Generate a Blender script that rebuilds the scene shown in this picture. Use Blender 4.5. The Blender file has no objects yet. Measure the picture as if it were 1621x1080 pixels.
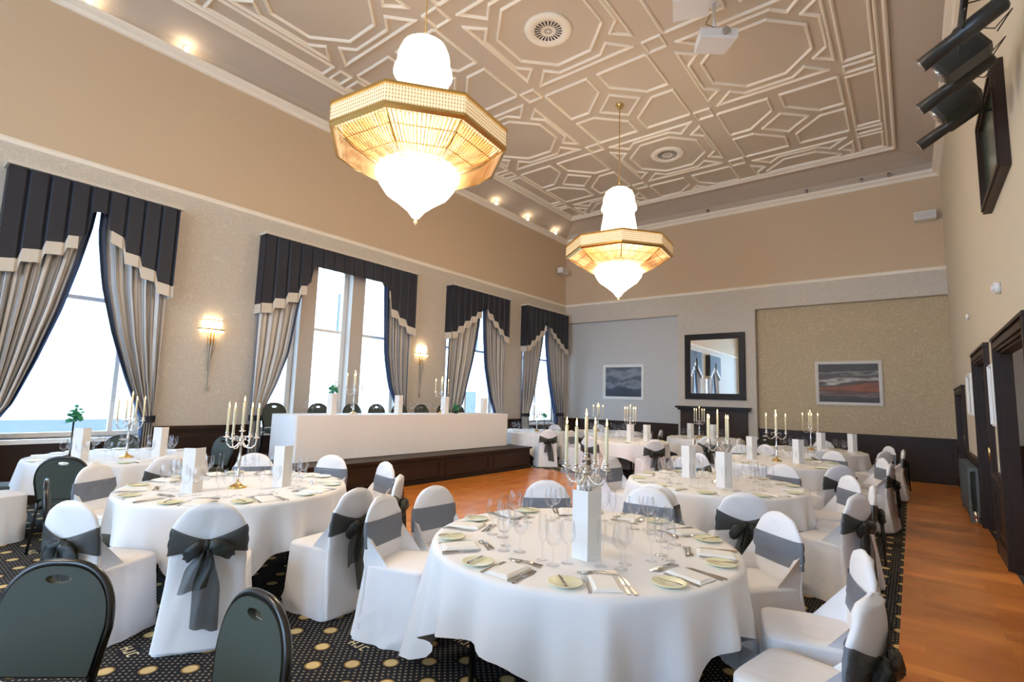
import bpy, bmesh, math, random
from math import pi, sin, cos, radians, atan2, hypot, sqrt
from mathutils import Vector, Matrix
S = bpy.context.scene
C = S.collection
# ------------------------------------------------------------------ camera, world, exposure
H = 1.6
F, YAW, PITCH, ROLL = 803.87, 0.6678, 0.1128, 0.0301
cd = bpy.data.cameras.new('camera'); cam = bpy.data.objects.new('camera', cd); C.objects.link(cam)
cd.sensor_width = 36; cd.sensor_fit = 'HORIZONTAL'; cd.lens = F/1621*36; cd.clip_start = 0.05; cd.clip_end = 300
_f = Vector((-sin(YAW)*cos(PITCH), cos(YAW)*cos(PITCH), sin(PITCH)))
_r = Vector((cos(YAW), sin(YAW), 0)); _u = _r.cross(_f)
r2 = _r*cos(ROLL)+_u*sin(ROLL); u2 = -_r*sin(ROLL)+_u*cos(ROLL)
mw = Matrix((r2, u2, -_f)).transposed().to_4x4(); mw.translation = (0, 0, H)
cam.matrix_world = mw
S.camera = cam
S.view_settings.view_transform = 'Standard'; S.view_settings.look = 'None'
S.view_settings.gamma = 1; S.view_settings.use_curve_mapping = False
S.view_settings.exposure = 0.98
DAY = 7.0        # daylight strength
LAMP = 17.0      # chandelier glass strength
w = bpy.data.worlds.new('sky'); S.world = w; w.use_nodes = True
bg = w.node_tree.nodes['Background']; bg.inputs[0].default_value = (.53, .74, 1, 1); bg.inputs[1].default_value = DAY
S.cycles.max_bounces = 8; S.cycles.diffuse_bounces = 5; S.cycles.transparent_max_bounces = 24
S.cycles.sample_clamp_indirect = 6

# ------------------------------------------------------------------ materials
def _mat(name):
    m = bpy.data.materials.new(name); m.use_nodes = True
    return m, m.node_tree.nodes, m.node_tree.links, m.node_tree.nodes['Principled BSDF']
def mat(name, col, rough=.6, metal=0, bump=0, bscale=60, spec=None, var=0, vscale=3, sheen=0):
    m, N, L, b = _mat(name)
    b.inputs['Base Color'].default_value = (*col, 1); b.inputs['Roughness'].default_value = rough
    b.inputs['Metallic'].default_value = metal
    if spec is not None: b.inputs['Specular IOR Level'].default_value = spec
    tc = N.new('ShaderNodeNewGeometry') if (bump or var) else None
    if var:
        n = N.new('ShaderNodeTexNoise'); n.inputs['Scale'].default_value = vscale; n.inputs['Detail'].default_value = 4
        L.new(tc.outputs['Position'], n.inputs['Vector'])
        mx = N.new('ShaderNodeMixRGB'); mx.inputs[1].default_value = (*[c*(1-var) for c in col], 1); mx.inputs[2].default_value = (*[min(1, c*(1+var)) for c in col], 1)
        L.new(n.outputs['Fac'], mx.inputs[0]); L.new(mx.outputs[0], b.inputs['Base Color'])
    if bump:
        n = N.new('ShaderNodeTexNoise'); n.inputs['Scale'].default_value = bscale; n.inputs['Detail'].default_value = 3
        L.new(tc.outputs['Position'], n.inputs['Vector'])
        bp = N.new('ShaderNodeBump'); bp.inputs['Strength'].default_value = bump; bp.inputs['Distance'].default_value = .01
        L.new(n.outputs['Fac'], bp.inputs['Height']); L.new(bp.outputs[0], b.inputs['Normal'])
    return m
def emis(name, col, s):
    m, N, L, b = _mat(name)
    b.inputs['Base Color'].default_value = (*col, 1)
    b.inputs['Emission Color'].default_value = (*col, 1); b.inputs['Emission Strength'].default_value = s
    return m
def clear(name, tint=(1, 1, 1), refl=.25, rough=.03):
    m, N, L, b = _mat(name); out = N['Material Output']
    t = N.new('ShaderNodeBsdfTransparent'); t.inputs[0].default_value = (*tint, 1)
    g = N.new('ShaderNodeBsdfGlossy'); g.inputs['Roughness'].default_value = rough
    lw = N.new('ShaderNodeLayerWeight'); lw.inputs[0].default_value = refl
    mx = N.new('ShaderNodeMixShader'); L.new(lw.outputs['Facing'], mx.inputs[0]); L.new(t.outputs[0], mx.inputs[1]); L.new(g.outputs[0], mx.inputs[2])
    L.new(mx.outputs[0], out.inputs[0]); N.remove(b)
    return m
def sheer(name, col, alpha):
    m, N, L, b = _mat(name); out = N['Material Output']
    b.inputs['Base Color'].default_value = (*col, 1); b.inputs['Roughness'].default_value = .45
    t = N.new('ShaderNodeBsdfTransparent'); mx = N.new('ShaderNodeMixShader'); mx.inputs[0].default_value = alpha
    L.new(t.outputs[0], mx.inputs[1]); L.new(b.outputs[0], mx.inputs[2]); L.new(mx.outputs[0], out.inputs[0])
    return m
def mth(N, L, op, a, b=None, c=None):
    n = N.new('ShaderNodeMath'); n.operation = op
    for i, v in enumerate((a, b, c)):
        if v is None: continue
        if isinstance(v, (int, float)): n.inputs[i].default_value = v
        else: L.new(v, n.inputs[i])
    return n.outputs[0]
def carpet_mat():
    m, N, L, b = _mat('patterned carpet'); M_ = lambda *a: mth(N, L, *a)
    g = N.new('ShaderNodeNewGeometry'); s = N.new('ShaderNodeSeparateXYZ'); L.new(g.outputs['Position'], s.inputs[0])
    x, y = s.outputs[0], s.outputs[1]
    U = M_('SUBTRACT', M_('DIVIDE', M_('SUBTRACT', x, y), .32), .375)
    V = M_('SUBTRACT', M_('DIVIDE', M_('ADD', x, y), .32), .75)
    iu = M_('ROUND', U); iv = M_('ROUND', V); du = M_('SUBTRACT', U, iu); dv = M_('SUBTRACT', V, iv)
    r = M_('SQRT', M_('ADD', M_('MULTIPLY', du, du), M_('MULTIPLY', dv, dv)))
    dot = M_('LESS_THAN', r, .215); ring = M_('LESS_THAN', r, .17)
    mu = M_('LESS_THAN', M_('ABSOLUTE', M_('SUBTRACT', M_('FLOORED_MODULO', M_('ADD', iu, .25), 3.0), 2.25)), .5)
    mv = M_('LESS_THAN', M_('ABSOLUTE', M_('SUBTRACT', M_('FLOORED_MODULO', M_('ADD', iv, .25), 3.0), .25)), .5)
    mk = M_('MULTIPLY', mu, mv)
    X = M_('MULTIPLY', M_('ADD', du, dv), .16); Y = M_('MULTIPLY', M_('SUBTRACT', dv, du), .16)
    def box(cx, cy, hx, hy):
        return M_('MULTIPLY', M_('LESS_THAN', M_('ABSOLUTE', M_('SUBTRACT', X, cx)), hx), M_('LESS_THAN', M_('ABSOLUTE', M_('SUBTRACT', Y, cy)), hy))
    letters = None
    for bx_ in ((-.075, 0, .006, .03), (-.04, 0, .006, .03), (-.0575, 0, .018, .005),
                (.008, .002, .006, .028), (-.004, -.026, .014, .005), (-.015, -.019, .005, .009),
                (.04, 0, .006, .026), (.055, .026, .016, .005), (.055, -.026, .016, .005)):
        v = box(*bx_); letters = v if letters is None else M_('MAXIMUM', letters, v)
    letters = M_('MULTIPLY', letters, mk)
    big = M_('MULTIPLY', dot, M_('SUBTRACT', 1.0, mk)); core = M_('MULTIPLY', ring, M_('SUBTRACT', 1.0, mk))
    # fine pin dots
    fu = M_('MULTIPLY', U, 7.0); fv = M_('MULTIPLY', V, 7.0)
    a = M_('SUBTRACT', fu, M_('ROUND', fu)); c = M_('SUBTRACT', fv, M_('ROUND', fv))
    pin = M_('LESS_THAN', M_('ADD', M_('MULTIPLY', a, a), M_('MULTIPLY', c, c)), .045)
    pin = M_('MULTIPLY', pin, M_('GREATER_THAN', r, .3))
    def mix(f, c1, c2):
        n = N.new('ShaderNodeMixRGB'); L.new(f, n.inputs[0])
        for i, q in ((1, c1), (2, c2)):
            if isinstance(q, tuple): n.inputs[i].default_value = (*q, 1)
            else: L.new(q, n.inputs[i])
        return n.outputs[0]
    col = mix(pin, (.018, .018, .024), (.30, .27, .19))
    col = mix(big, col, (.24, .15, .05)); col = mix(core, col, (.66, .50, .24)); col = mix(letters, col, (.72, .62, .36))
    L.new(col, b.inputs['Base Color']); b.inputs['Roughness'].default_value = .95; b.inputs['Specular IOR Level'].default_value = .15
    return m
def planks_mat(name, c1, c2, rough=.3, rot=0, sc=1.0, length=.55, width=.07):
    m, N, L, b = _mat(name); g = N.new('ShaderNodeNewGeometry'); mp = N.new('ShaderNodeMapping'); mp.inputs['Rotation'].default_value = (0, 0, rot)
    L.new(g.outputs['Position'], mp.inputs[0])
    br = N.new('ShaderNodeTexBrick'); L.new(mp.outputs[0], br.inputs['Vector'])
    br.inputs['Scale'].default_value = sc; br.inputs['Brick Width'].default_value = length; br.inputs['Row Height'].default_value = width
    br.inputs['Mortar Size'].default_value = .0012; br.inputs['Color1'].default_value = (*c1, 1); br.inputs['Color2'].default_value = (*c2, 1); br.inputs['Mortar'].default_value = (*[c*.5 for c in c1], 1)
    n = N.new('ShaderNodeTexNoise'); n.inputs['Scale'].default_value = 2.2; n.inputs['Detail'].default_value = 5; L.new(mp.outputs[0], n.inputs['Vector'])
    mx = N.new('ShaderNodeMixRGB'); mx.blend_type = 'OVERLAY'; mx.inputs[0].default_value = .45; L.new(br.outputs[0], mx.inputs[1]); L.new(n.outputs['Fac'], mx.inputs[2])
    L.new(mx.outputs[0], b.inputs['Base Color']); b.inputs['Roughness'].default_value = rough
    return m
def paper_mat(name, c1, c2, sc=9):
    m, N, L, b = _mat(name); g = N.new('ShaderNodeNewGeometry')
    n = N.new('ShaderNodeTexNoise'); n.inputs['Scale'].default_value = sc; n.inputs['Detail'].default_value = 1; n.inputs['Distortion'].default_value = 2.2
    L.new(g.outputs['Position'], n.inputs['Vector'])
    r = N.new('ShaderNodeValToRGB'); e = r.color_ramp.elements
    e[0].position = .46; e[1].position = .5; e[0].color = (*c1, 1); e[1].color = (*c2, 1); k = e.new(.54); k.color = (*c1, 1)
    L.new(n.outputs['Fac'], r.inputs[0]); L.new(r.outputs[0], b.inputs['Base Color']); b.inputs['Roughness'].default_value = .7
    return m
def stripe_mat(name):
    m, N, L, b = _mat(name); u = N.new('ShaderNodeUVMap'); s = N.new('ShaderNodeSeparateXYZ'); L.new(u.outputs[0], s.inputs[0])
    f = mth(N, L, 'FRACT', mth(N, L, 'MULTIPLY', s.outputs[0], 13.0))
    r = N.new('ShaderNodeValToRGB'); r.color_ramp.interpolation = 'CONSTANT'; e = r.color_ramp.elements
    e[0].color = (.60, .56, .52, 1); e[1].position = .42; e[1].color = (.24, .225, .225, 1)
    for p, c in ((.55, .5), (.62, .27), (.86, .36)): k = e.new(p); k.color = (c, c*.95, c*.93, 1)
    L.new(f, r.inputs[0]); L.new(r.outputs[0], b.inputs['Base Color']); b.inputs['Roughness'].default_value = .38; b.inputs['Sheen Weight'].default_value = .3
    return m
def canvas_mat(name, stops, sc=(1, 1, 6), noise=2.4, zc=2.2, zh=.5, amt=.35):
    """abstract landscape: bands by height broken up with streaky noise"""
    m, N, L, b = _mat(name); g = N.new('ShaderNodeNewGeometry'); mp = N.new('ShaderNodeMapping'); mp.inputs['Scale'].default_value = sc
    L.new(g.outputs['Position'], mp.inputs[0]); n = N.new('ShaderNodeTexNoise'); n.inputs['Scale'].default_value = noise; n.inputs['Detail'].default_value = 6
    L.new(mp.outputs[0], n.inputs['Vector']); s = N.new('ShaderNodeSeparateXYZ'); L.new(g.outputs['Position'], s.inputs[0])
    h = mth(N, L, 'DIVIDE', mth(N, L, 'SUBTRACT', s.outputs[2], zc-zh), 2*zh)
    h = mth(N, L, 'ADD', h, mth(N, L, 'MULTIPLY', mth(N, L, 'SUBTRACT', n.outputs['Fac'], .5), amt))
    r = N.new('ShaderNodeValToRGB'); e = r.color_ramp.elements; e[0].position = stops[0][0]; e[0].color = (*stops[0][1], 1); e[1].position = stops[-1][0]; e[1].color = (*stops[-1][1], 1)
    for p, c in stops[1:-1]: k = e.new(p); k.color = (*c, 1)
    L.new(h, r.inputs[0]); L.new(r.outputs[0], b.inputs['Base Color']); b.inputs['Roughness'].default_value = .5
    return m
M = dict(
    carpet=carpet_mat(),
    wood=planks_mat('orange wood floor', (.82, .31, .07), (.60, .20, .042), .28, 0, 1, .9, .13),
    dance=planks_mat('dance floor wood', (.74, .26, .045), (.58, .18, .032), .2, pi/2, 1, .6, .07),
    upper=mat('tan paint', (.60, .455, .31), .8),
    rwall=mat('cream paint', (.64, .56, .43), .8),
    paper=paper_mat('beige wallpaper', (.56, .50, .43), (.68, .62, .54), 10),
    paper2=paper_mat('gold wallpaper', (.48, .37, .23), (.68, .56, .39), 11),
    bluepaint=paper_mat('grey wallpaper', (.54, .53, .52), (.59, .58, .57), 10),
    ceil=mat('taupe ceiling', (.60, .51, .405), .85),
    cove=mat('cove', (.55, .465, .385), .85),
    mould=mat('cream moulding', (.88, .81, .70), .7),
    dark=mat('dark wood', (.036, .020, .014), .42, spec=.22, var=.3),
    darker=mat('black stained wood', (.016, .011, .010), .42, spec=.22),
    navy=mat('navy velvet', (.012, .014, .026), .55, bump=.2, bscale=8),
    trimf=mat('silver trim fabric', (.62, .56, .48), .4),
    navyedge=mat('navy lining', (.03, .055, .13), .5),
    drape=stripe_mat('striped drape'),
    white=mat('white cover cloth', (.82, .82, .85), .75, bump=.9, bscale=7),
    cloth=mat('white tablecloth', (.84, .84, .86), .8, bump=.35, bscale=5),
    sash=sheer('grey organza', (.17, .19, .235), .86),
    bow=sheer('dark organza', (.022, .028, .027), .78),
    chairfab=mat('dark upholstery', (.040, .050, .036), .6, bump=.3, bscale=300),
    frame=mat('black frame', (.01, .01, .011), .25, spec=.6),
    silver=mat('silver', (.78, .76, .73), .16, 1),
    steel=mat('cutlery steel', (.55, .54, .52), .2, 1),
    brass=mat('brass', (.75, .52, .2), .25, 1),
    goldgal=emis('lit cream gallery', (.95, .78, .52), .28),
    candle=mat('ivory wax', (.86, .80, .55), .5),
    glass=clear('clear glass', (.985, .99, 1), .17),
    pane=clear('window glass', (.93, .97, 1), .08),
    crystal=mat('crystal beads', (.74, .54, .28), .15, spec=1),
    card=mat('card', (.80, .79, .77), .6),
    napkin=mat('napkin', (.82, .82, .80), .8),
    plate=mat('side plate', (.80, .80, .56), .25),
    wframe=mat('painted white frame', (.80, .80, .78), .45),
    stone=mat('stone mullion', (.50, .44, .38), .7),
    green=mat('leaf', (.05, .30, .14), .5, var=.4, vscale=40),
    petal=mat('white petals', (.82, .84, .8), .6),
    facade=mat('pale render', (.72, .72, .70), .9), roof=mat('slate roof', (.045, .055, .075), .8),
    shade=mat('street glazing', (.05, .062, .08), .3),
    mirror=mat('mirror', (.86, .88, .88), .02, 1),
    whitep=mat('white plastic', (.75, .74, .74), .4),
    blackm=mat('black metal', (.02, .02, .02), .35),
    lens=mat('lens', (.55, .55, .58), .08, .8),
    radiator=mat('radiator paint', (.10, .11, .10), .4),
    pave=mat('paving', (.45, .45, .45), .9),
    goldplate=mat('gilt plate', (.62, .40, .16), .45, .3), gap_amber=mat('amber beads', (.20, .10, .03), .2, spec=1),
    glow=emis('lit crystal', (1, .84, .62), LAMP), crown=emis('lit crystal crown', (1, .84, .62), LAMP*.3),
    glow2=emis('lit shade', (1, .74, .42), 5),
    flame=emis('flame', (1, .52, .16), 16),
    bulb=emis('spot bulb', (1, .86, .62), 25),
    pic1=canvas_mat('grey mountain picture', [(0, (.03, .04, .06)), (.3, (.05, .06, .10)), (.42, (.22, .25, .3)), (.55, (.07, .08, .11)), (.75, (.25, .28, .33)), (1, (.09, .1, .13))], (1, 1, 2.5), 2.4, 2.23, .45, .7),
    pic2=canvas_mat('sunset sea picture', [(0, (.03, .022, .02)), (.13, (.05, .035, .03)), (.2, (.17, .12, .10)), (.24, (.10, .035, .02)), (.36, (.30, .085, .03)), (.45, (.10, .04, .025)), (.5, (.07, .06, .055)), (.58, (.55, .50, .45)), (.63, (.10, .085, .08)), (.74, (.07, .06, .058)), (.8, (.25, .23, .2)), (.87, (.05, .045, .045)), (1, (.05, .045, .045))], (.7, 1, 4), 2.2, 2.23, .45, .55),
    pic3=canvas_mat('pale print', [(0, (.5, .45, .4)), (.5, (.65, .62, .58)), (1, (.45, .42, .4))], (1, 1, 2), 3, 1.9, .3, .6),
)

# ------------------------------------------------------------------ mesh helpers
class MB:
    def __init__(s): s.v = []; s.f = []; s.uv = None; s.sm = []
    def add(s, vs, fs, smooth=False):
        o = len(s.v); s.v += [tuple(v) for v in vs]; s.f += [tuple(i+o for i in f) for f in fs]; s.sm += [smooth]*len(fs); return s
    def box(s, x0, x1, y0, y1, z0, z1):
        if x0 > x1: x0, x1 = x1, x0
        if y0 > y1: y0, y1 = y1, y0
        return s.add([(x0, y0, z0), (x1, y0, z0), (x1, y1, z0), (x0, y1, z0), (x0, y0, z1), (x1, y0, z1), (x1, y1, z1), (x0, y1, z1)],
                     [(0, 3, 2, 1), (4, 5, 6, 7), (0, 1, 5, 4), (1, 2, 6, 5), (2, 3, 7, 6), (3, 0, 4, 7)])
    def loft(s, loops, cap0=True, cap1=True, smooth=True, closed=True):
        n = len(loops[0]); o = len(s.v)
        for l in loops: s.v += [tuple(p) for p in l]
        k = n if closed else n-1
        for i in range(len(loops)-1):
            for j in range(k):
                a = o+i*n+j; b_ = o+i*n+(j+1) % n
                s.f.append((a, b_, b_+n, a+n)); s.sm.append(smooth)
        if cap0: s.f.append(tuple(o+j for j in range(n))[::-1]); s.sm.append(False)
        if cap1: s.f.append(tuple(o+(len(loops)-1)*n+j for j in range(n))); s.sm.append(False)
        return s
    def lathe(s, prof, n=16, c=(0, 0), a0=0, smooth=True, cap=True):
        return s.loft([[(c[0]+r*cos(a0+2*pi*j/n), c[1]+r*sin(a0+2*pi*j/n), z) for j in range(n)] for r, z in prof], cap, cap, smooth)
    def tube(s, pts, r, n=8, closed=False, smooth=True):
        pts = [Vector(p) for p in pts]; loops = []; prev = None
        for i, p in enumerate(pts):
            if closed: t = pts[(i+1) % len(pts)]-pts[i-1]
            else: t = pts[min(i+1, len(pts)-1)]-pts[max(i-1, 0)]
            t.normalize()
            if prev is None:
                up = Vector((0, 0, 1)) if abs(t.z) < .9 else Vector((1, 0, 0)); nx = t.cross(up).normalized()
            else: nx = (prev-t*prev.dot(t)).normalized()
            prev = nx; ny = t.cross(nx); rr = r[i] if isinstance(r, (list, tuple)) else r
            loops.append([p+(nx*cos(2*pi*j/n)+ny*sin(2*pi*j/n))*rr for j in range(n)])
        if closed: loops.append(loops[0])
        return s.loft(loops, not closed, not closed, smooth)
    def grid(s, fn, nu, nv, smooth=True, uv=False):
        o = len(s.v)
        for i in range(nv+1):
            for j in range(nu+1): s.v.append(tuple(fn(j/nu, i/nv)))
        for i in range(nv):
            for j in range(nu):
                a = o+i*(nu+1)+j; s.f.append((a, a+1, a+nu+2, a+nu+1)); s.sm.append(smooth)
        if uv:
            s.uv = [(j/nu, i/nv) for i in range(nv+1) for j in range(nu+1)]
        return s
    def build(s, name, m, parent=None, loc=None):
        me = bpy.data.meshes.new(name); me.from_pydata(s.v, [], s.f); me.polygons.foreach_set('use_smooth', s.sm)
        if s.uv:
            l = me.uv_layers.new(name='UVMap')
            for lp in me.loops: l.data[lp.index].uv = s.uv[lp.vertex_index]
        me.materials.append(M[m] if isinstance(m, str) else m); me.update()
        o = bpy.data.objects.new(name, me); C.objects.link(o)
        if parent: o.parent = parent
        if loc: o.location = loc
        return o
USED = {}
def tag(o, label, cat, group=None):
    o['label'] = label; o['category'] = cat
    if group: o['group'] = group
    return o
def thing(name, label, cat, loc=(0, 0, 0), rz=0, group=None):
    o = bpy.data.objects.new(name, None); C.objects.link(o); o.location = loc; o.rotation_euler = (0, 0, rz); o.empty_display_size = .1
    return tag(o, label, cat, group)
def struct(o): o['kind'] = 'structure'; return o
def dup(o, loc=None, rz=None, label=None, group=None, parent=None, top=True):
    c = o.copy(); C.objects.link(c)
    if parent: c.parent = parent
    if top:
        if loc is not None: c.location = loc
        if rz is not None: c.rotation_euler = (0, 0, rz)
        if label: c['label'] = label
        if group: c['group'] = group
    for ch in o.children: dup(ch, parent=c, top=False)
    return c
class Proto:
    """first use places the original, later uses copy it"""
    def __init__(s, o): s.o = o; s.used = False
    def put(s, loc, rz, label, group=None):
        if not s.used:
            s.used = True; o = s.o; o.location = loc; o.rotation_euler = (0, 0, rz); o['label'] = label
            if group: o['group'] = group
            s.gr = group
            return o
        c = dup(s.o, loc, rz, label, group)
        if not group and 'group' in c: del c['group']
        return c

XL, XR, YB, YF = -9.41, .74, 14.90, -7.4
ZC, ZK, ZP, ZW = 7.55, 7.12, 4.87, 1.0
PL, PR, PB, PF = -8.645, -.026, 13.9, -6.45

# ------------------------------------------------------------------ room shell
b = MB(); b.box(XL-.3, XR+.3, YF-.3, YB+.4, -.2, 0); struct(b.build('floor', 'carpet'))
b = MB(); b.box(-.15, XR, YF, YB, 0, .004); o = b.build('walkway_floor', 'wood'); struct(o)
b = MB(); b.box(-7.1, -3.35, 3.6, 9.9, 0, .006); tag(b.build('dance_floor', 'dance'), 'polished orange wooden dance floor laid in front of the platform', 'dance floor')
# ceiling slab + cove
b = MB(); b.box(XL-.3, XR+.3, YF-.3, YB+.4, ZC, ZC+.2); struct(b.build('ceiling', 'ceil'))
def ring_sweep(prof, x0, x1, y0, y1):
    """profile [(inset, z)] swept round the rectangle of the walls"""
    return [[(x0+d, y0+d, z), (x1-d, y0+d, z), (x1-d, y1-d, z), (x0+d, y1-d, z)] for d, z in prof]
prof = [(.0, 7.18)]+[(.74*(1-cos(t)), 7.18+.36*sin(t)) for t in [i*pi/2/10 for i in range(1, 11)]]
prof = [(0, 7.18), (0.02, 7.28), (.10, 7.36), (.3, 7.43), (.55, 7.49), (.76, 7.545)]
b = MB(); b.loft(ring_sweep(prof, XL, XR, YF, YB), False, False, False); o = b.build('trim_1', 'cove'); struct(o)
b = MB(); b.loft(ring_sweep([(0, 7.04), (.04, 7.05), (.06, 7.1), (.13, 7.13), (.14, 7.19), (.02, 7.22)], XL, XR, YF, YB), False, False, False); struct(b.build('trim_2', 'mould'))

WIN = [(-2.5, -.6, 1), (1.0, 2.75, 1), (4.45, 7.7, 1), (9.2, 11.25, 1), (12.5, 14.5, 1)]
ZS, ZT = .86, 4.35
def wall_boxes(b, z0, z1, ops, zb, zt, y0, y1, x0, x1):
    """wall strip with openings"""
    cur = y0
    for a, e in ops:
        b.box(x0, x1, cur, a, z0, z1)
        if zb > z0: b.box(x0, x1, a, e, z0, min(zb, z1))
        if zt < z1: b.box(x0, x1, a, e, max(zt, z0), z1)
        cur = e
    b.box(x0, x1, cur, y1, z0, z1)
ops = [(a, e) for a, e, _ in WIN]
b = MB(); wall_boxes(b, 0, ZP, ops, ZS, ZT, YF-.3, YB+.4, XL-.35, XL); struct(b.build('wall_left', 'paper'))
b = MB(); b.box(XL-.35, XL, YF-.3, YB+.4, ZP, ZC); struct(b.build('wall_left_upper', 'upper'))
b = MB(); b.loft([[(XL, y, ZP-.06), (XL+.03, y, ZP-.05), (XL+.045, y, ZP), (XL+.02, y, ZP+.03), (XL, y, ZP+.03)] for y in (YF, YB)], smooth=False); struct(b.build('trim_3', 'mould'))
# back wall: breast and header flush, two recesses
b = MB(); b.box(XL, XR, YB, YB+.2, ZP, ZC); struct(b.build('wall_back_upper', 'upper'))
b = MB(); b.box(XL, XR, YB, YB+.2, 4.24, ZP); b.box(-5.44, -3.3, YB, YB+.25, 0, 4.24); struct(b.build('wall_back', 'paper'))
b = MB(); b.box(XL, -5.4, YB+.2, YB+.4, 0, 4.3); struct(b.build('wall_back_left_recess', 'bluepaint'))
b = MB(); b.box(-3.34, XR, YB+.2, YB+.4, 0, 4.3); struct(b.build('wall_back_right_recess', 'paper2'))
b = MB(); b.loft([[(x, YB, ZP-.06), (x, YB-.03, ZP-.05), (x, YB-.045, ZP), (x, YB-.02, ZP+.03), (x, YB, ZP+.03)] for x in (XL, XR)], smooth=False); struct(b.build('trim_4', 'mould'))
b = MB(); cur = XL-.3
ADDED_FW = [(-8.6, -6.4), (-5.5, -3.3), (-2.4, -.2)]  # unseen window openings added behind the camera to let in cool daylight
for a, e in ADDED_FW: b.box(cur, a, YF-.3, YF, 0, ZC); b.box(a, e, YF-.3, YF, 0, .9); b.box(a, e, YF-.3, YF, 5.6, ZC); cur = e
b.box(cur, XR+.3, YF-.3, YF, 0, ZC); struct(b.build('wall_front', 'rwall'))
for i, (a, e) in enumerate(ADDED_FW):
    b = MB(); y0, y1 = YF-.25, YF-.18; m = (a+e)/2
    b.box(a, a+.07, y0, y1, .9, 5.6).box(e-.07, e, y0, y1, .9, 5.6).box(a, e, y0, y1, .9, .97).box(a, e, y0, y1, 5.53, 5.6).box(m-.03, m+.03, y0, y1, .9, 5.6).box(a, e, y0, y1, 3.2, 3.26)
    root = struct(b.build('window_%d' % (i+6), 'wframe')); MB().box(a+.03, e-.03, y0+.03, y0+.036, .93, 5.57).build('pane', 'pane', root)  # frame and pane of an added daylight opening
# right wall with two door openings
WT = .1
RD = [(5.55, 7.36, 2.24), (8.3, 9.8, 2.28), (12.15, 14.0, 1.95)]
b = MB(); cur = YF-.3
for a, e, t in RD: b.box(XR, XR+WT, cur, a, 0, ZC); b.box(XR, XR+WT, a, e, t, ZC); cur = e
b.box(XR, XR+WT, cur, YB+.4, 0, ZC); struct(b.build('wall_right', 'rwall'))
# corridor seen through the first doorway
b = MB(); b.box(3.6, 3.75, 3.5, 11.5, 0, 3.2); b.box(XR+WT, 3.6, 11.35, 11.5, 0, 3.2); b.box(XR+WT, 3.6, 3.5, 3.65, 0, 3.2)
struct(b.build('wall_side_room', mat('pale blue paint', (.55, .60, .62), .8)))
b = MB(); b.box(XR+WT, 3.6, 3.5, 11.5, 3.2, 3.3); struct(b.build('ceiling_side_room', 'whitep'))
b = MB(); b.box(XR+.3, 3.75, 3.5, 11.5, -.2, .002); struct(b.build('floor_side_room', 'wood'))
b = MB(); b.box(3.5, 3.6, 3.65, 11.35, 0, 1.1); b.box(XR+WT, 3.5, 11.25, 11.35, 0, 1.1); struct(b.build('baseboard_side_room', 'dark'))
t = thing('added_ceiling_light', 'unseen round white ceiling light added to brighten the side room behind the doorway', 'light', (2.2, 8, 3.2))  # added lamp, out of view, that brightens the side room
MB().lathe([(.2, -.03), (.24, 0)], 24).build('rim', 'whitep', t)
MB().lathe([(.0, -.09), (.1, -.085), (.18, -.05), (.2, -.03)], 24).build('diffuser', emis('lit diffuser', (1, .95, .88), 45), t)

# wainscot panelling
def wainscot(name, p0, p1, nrm, n, h=1.0):
    """dark panelling from p0 to p1 on a wall with inward normal nrm"""
    b = MB(); p0 = Vector(p0); p1 = Vector(p1); d = p1-p0; Ln = d.length; d.normalize(); nv = Vector(nrm)
    def bx(s0, s1, z0, z1, o0, o1):
        a = p0+d*s0+nv*o0; c = p0+d*s1+nv*o1; b.box(a.x, c.x, a.y, c.y, z0, z1)
    bx(0, Ln, .0, h-.06, 0, .02); bx(0, Ln, 0, .18, .02, .045); bx(0, Ln, h-.06, h, 0, .06); bx(0, Ln, h-.1, h-.06, .02, .035)
    for i in range(n):
        s0 = Ln*i/n+.09; s1 = Ln*(i+1)/n-.09
        if s1-s0 < .1: continue
        for (a, c, e, f) in ((s0, s1, .26, .285), (s0, s1, h-.2, h-.175), (s0, s0+.025, .285, h-.2), (s1-.025, s1, .285, h-.2)): bx(a, c, e, f, .02, .034)
    return struct(b.build(name, 'dark'))
edges = [YF]+[v for a, e, _ in WIN for v in (a-.05, e+.05)]+[YB]
k = 1
for i in range(0, len(edges), 2):
    wainscot('baseboard_left_%d' % k, (XL, edges[i], 0), (XL, edges[i+1], 0), (1, 0, 0), max(1, round((edges[i+1]-edges[i])/.9))); k += 1
for i, (a, e, _) in enumerate(WIN):
    wainscot('baseboard_left_under_%d' % (i+1), (XL, a-.05, 0), (XL, e+.05, 0), (1, 0, 0), 2, .80)
wainscot('baseboard_back_left', (XL, YB+.2, 0), (-5.44, YB+.2, 0), (0, -1, 0), 4)
wainscot('baseboard_back_right', (-3.3, YB+.2, 0), (XR, YB+.2, 0), (0, -1, 0), 4)
for i, (a, e) in enumerate(((YF, 5.45), (7.5, 8.2), (10.1, 12.0), (14.1, YB))):
    wainscot('baseboard_right_%d' % (i+1), (XR, a, 0), (XR, e, 0), (-1, 0, 0), max(1, round((e-a)/.8)), .93)

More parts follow.
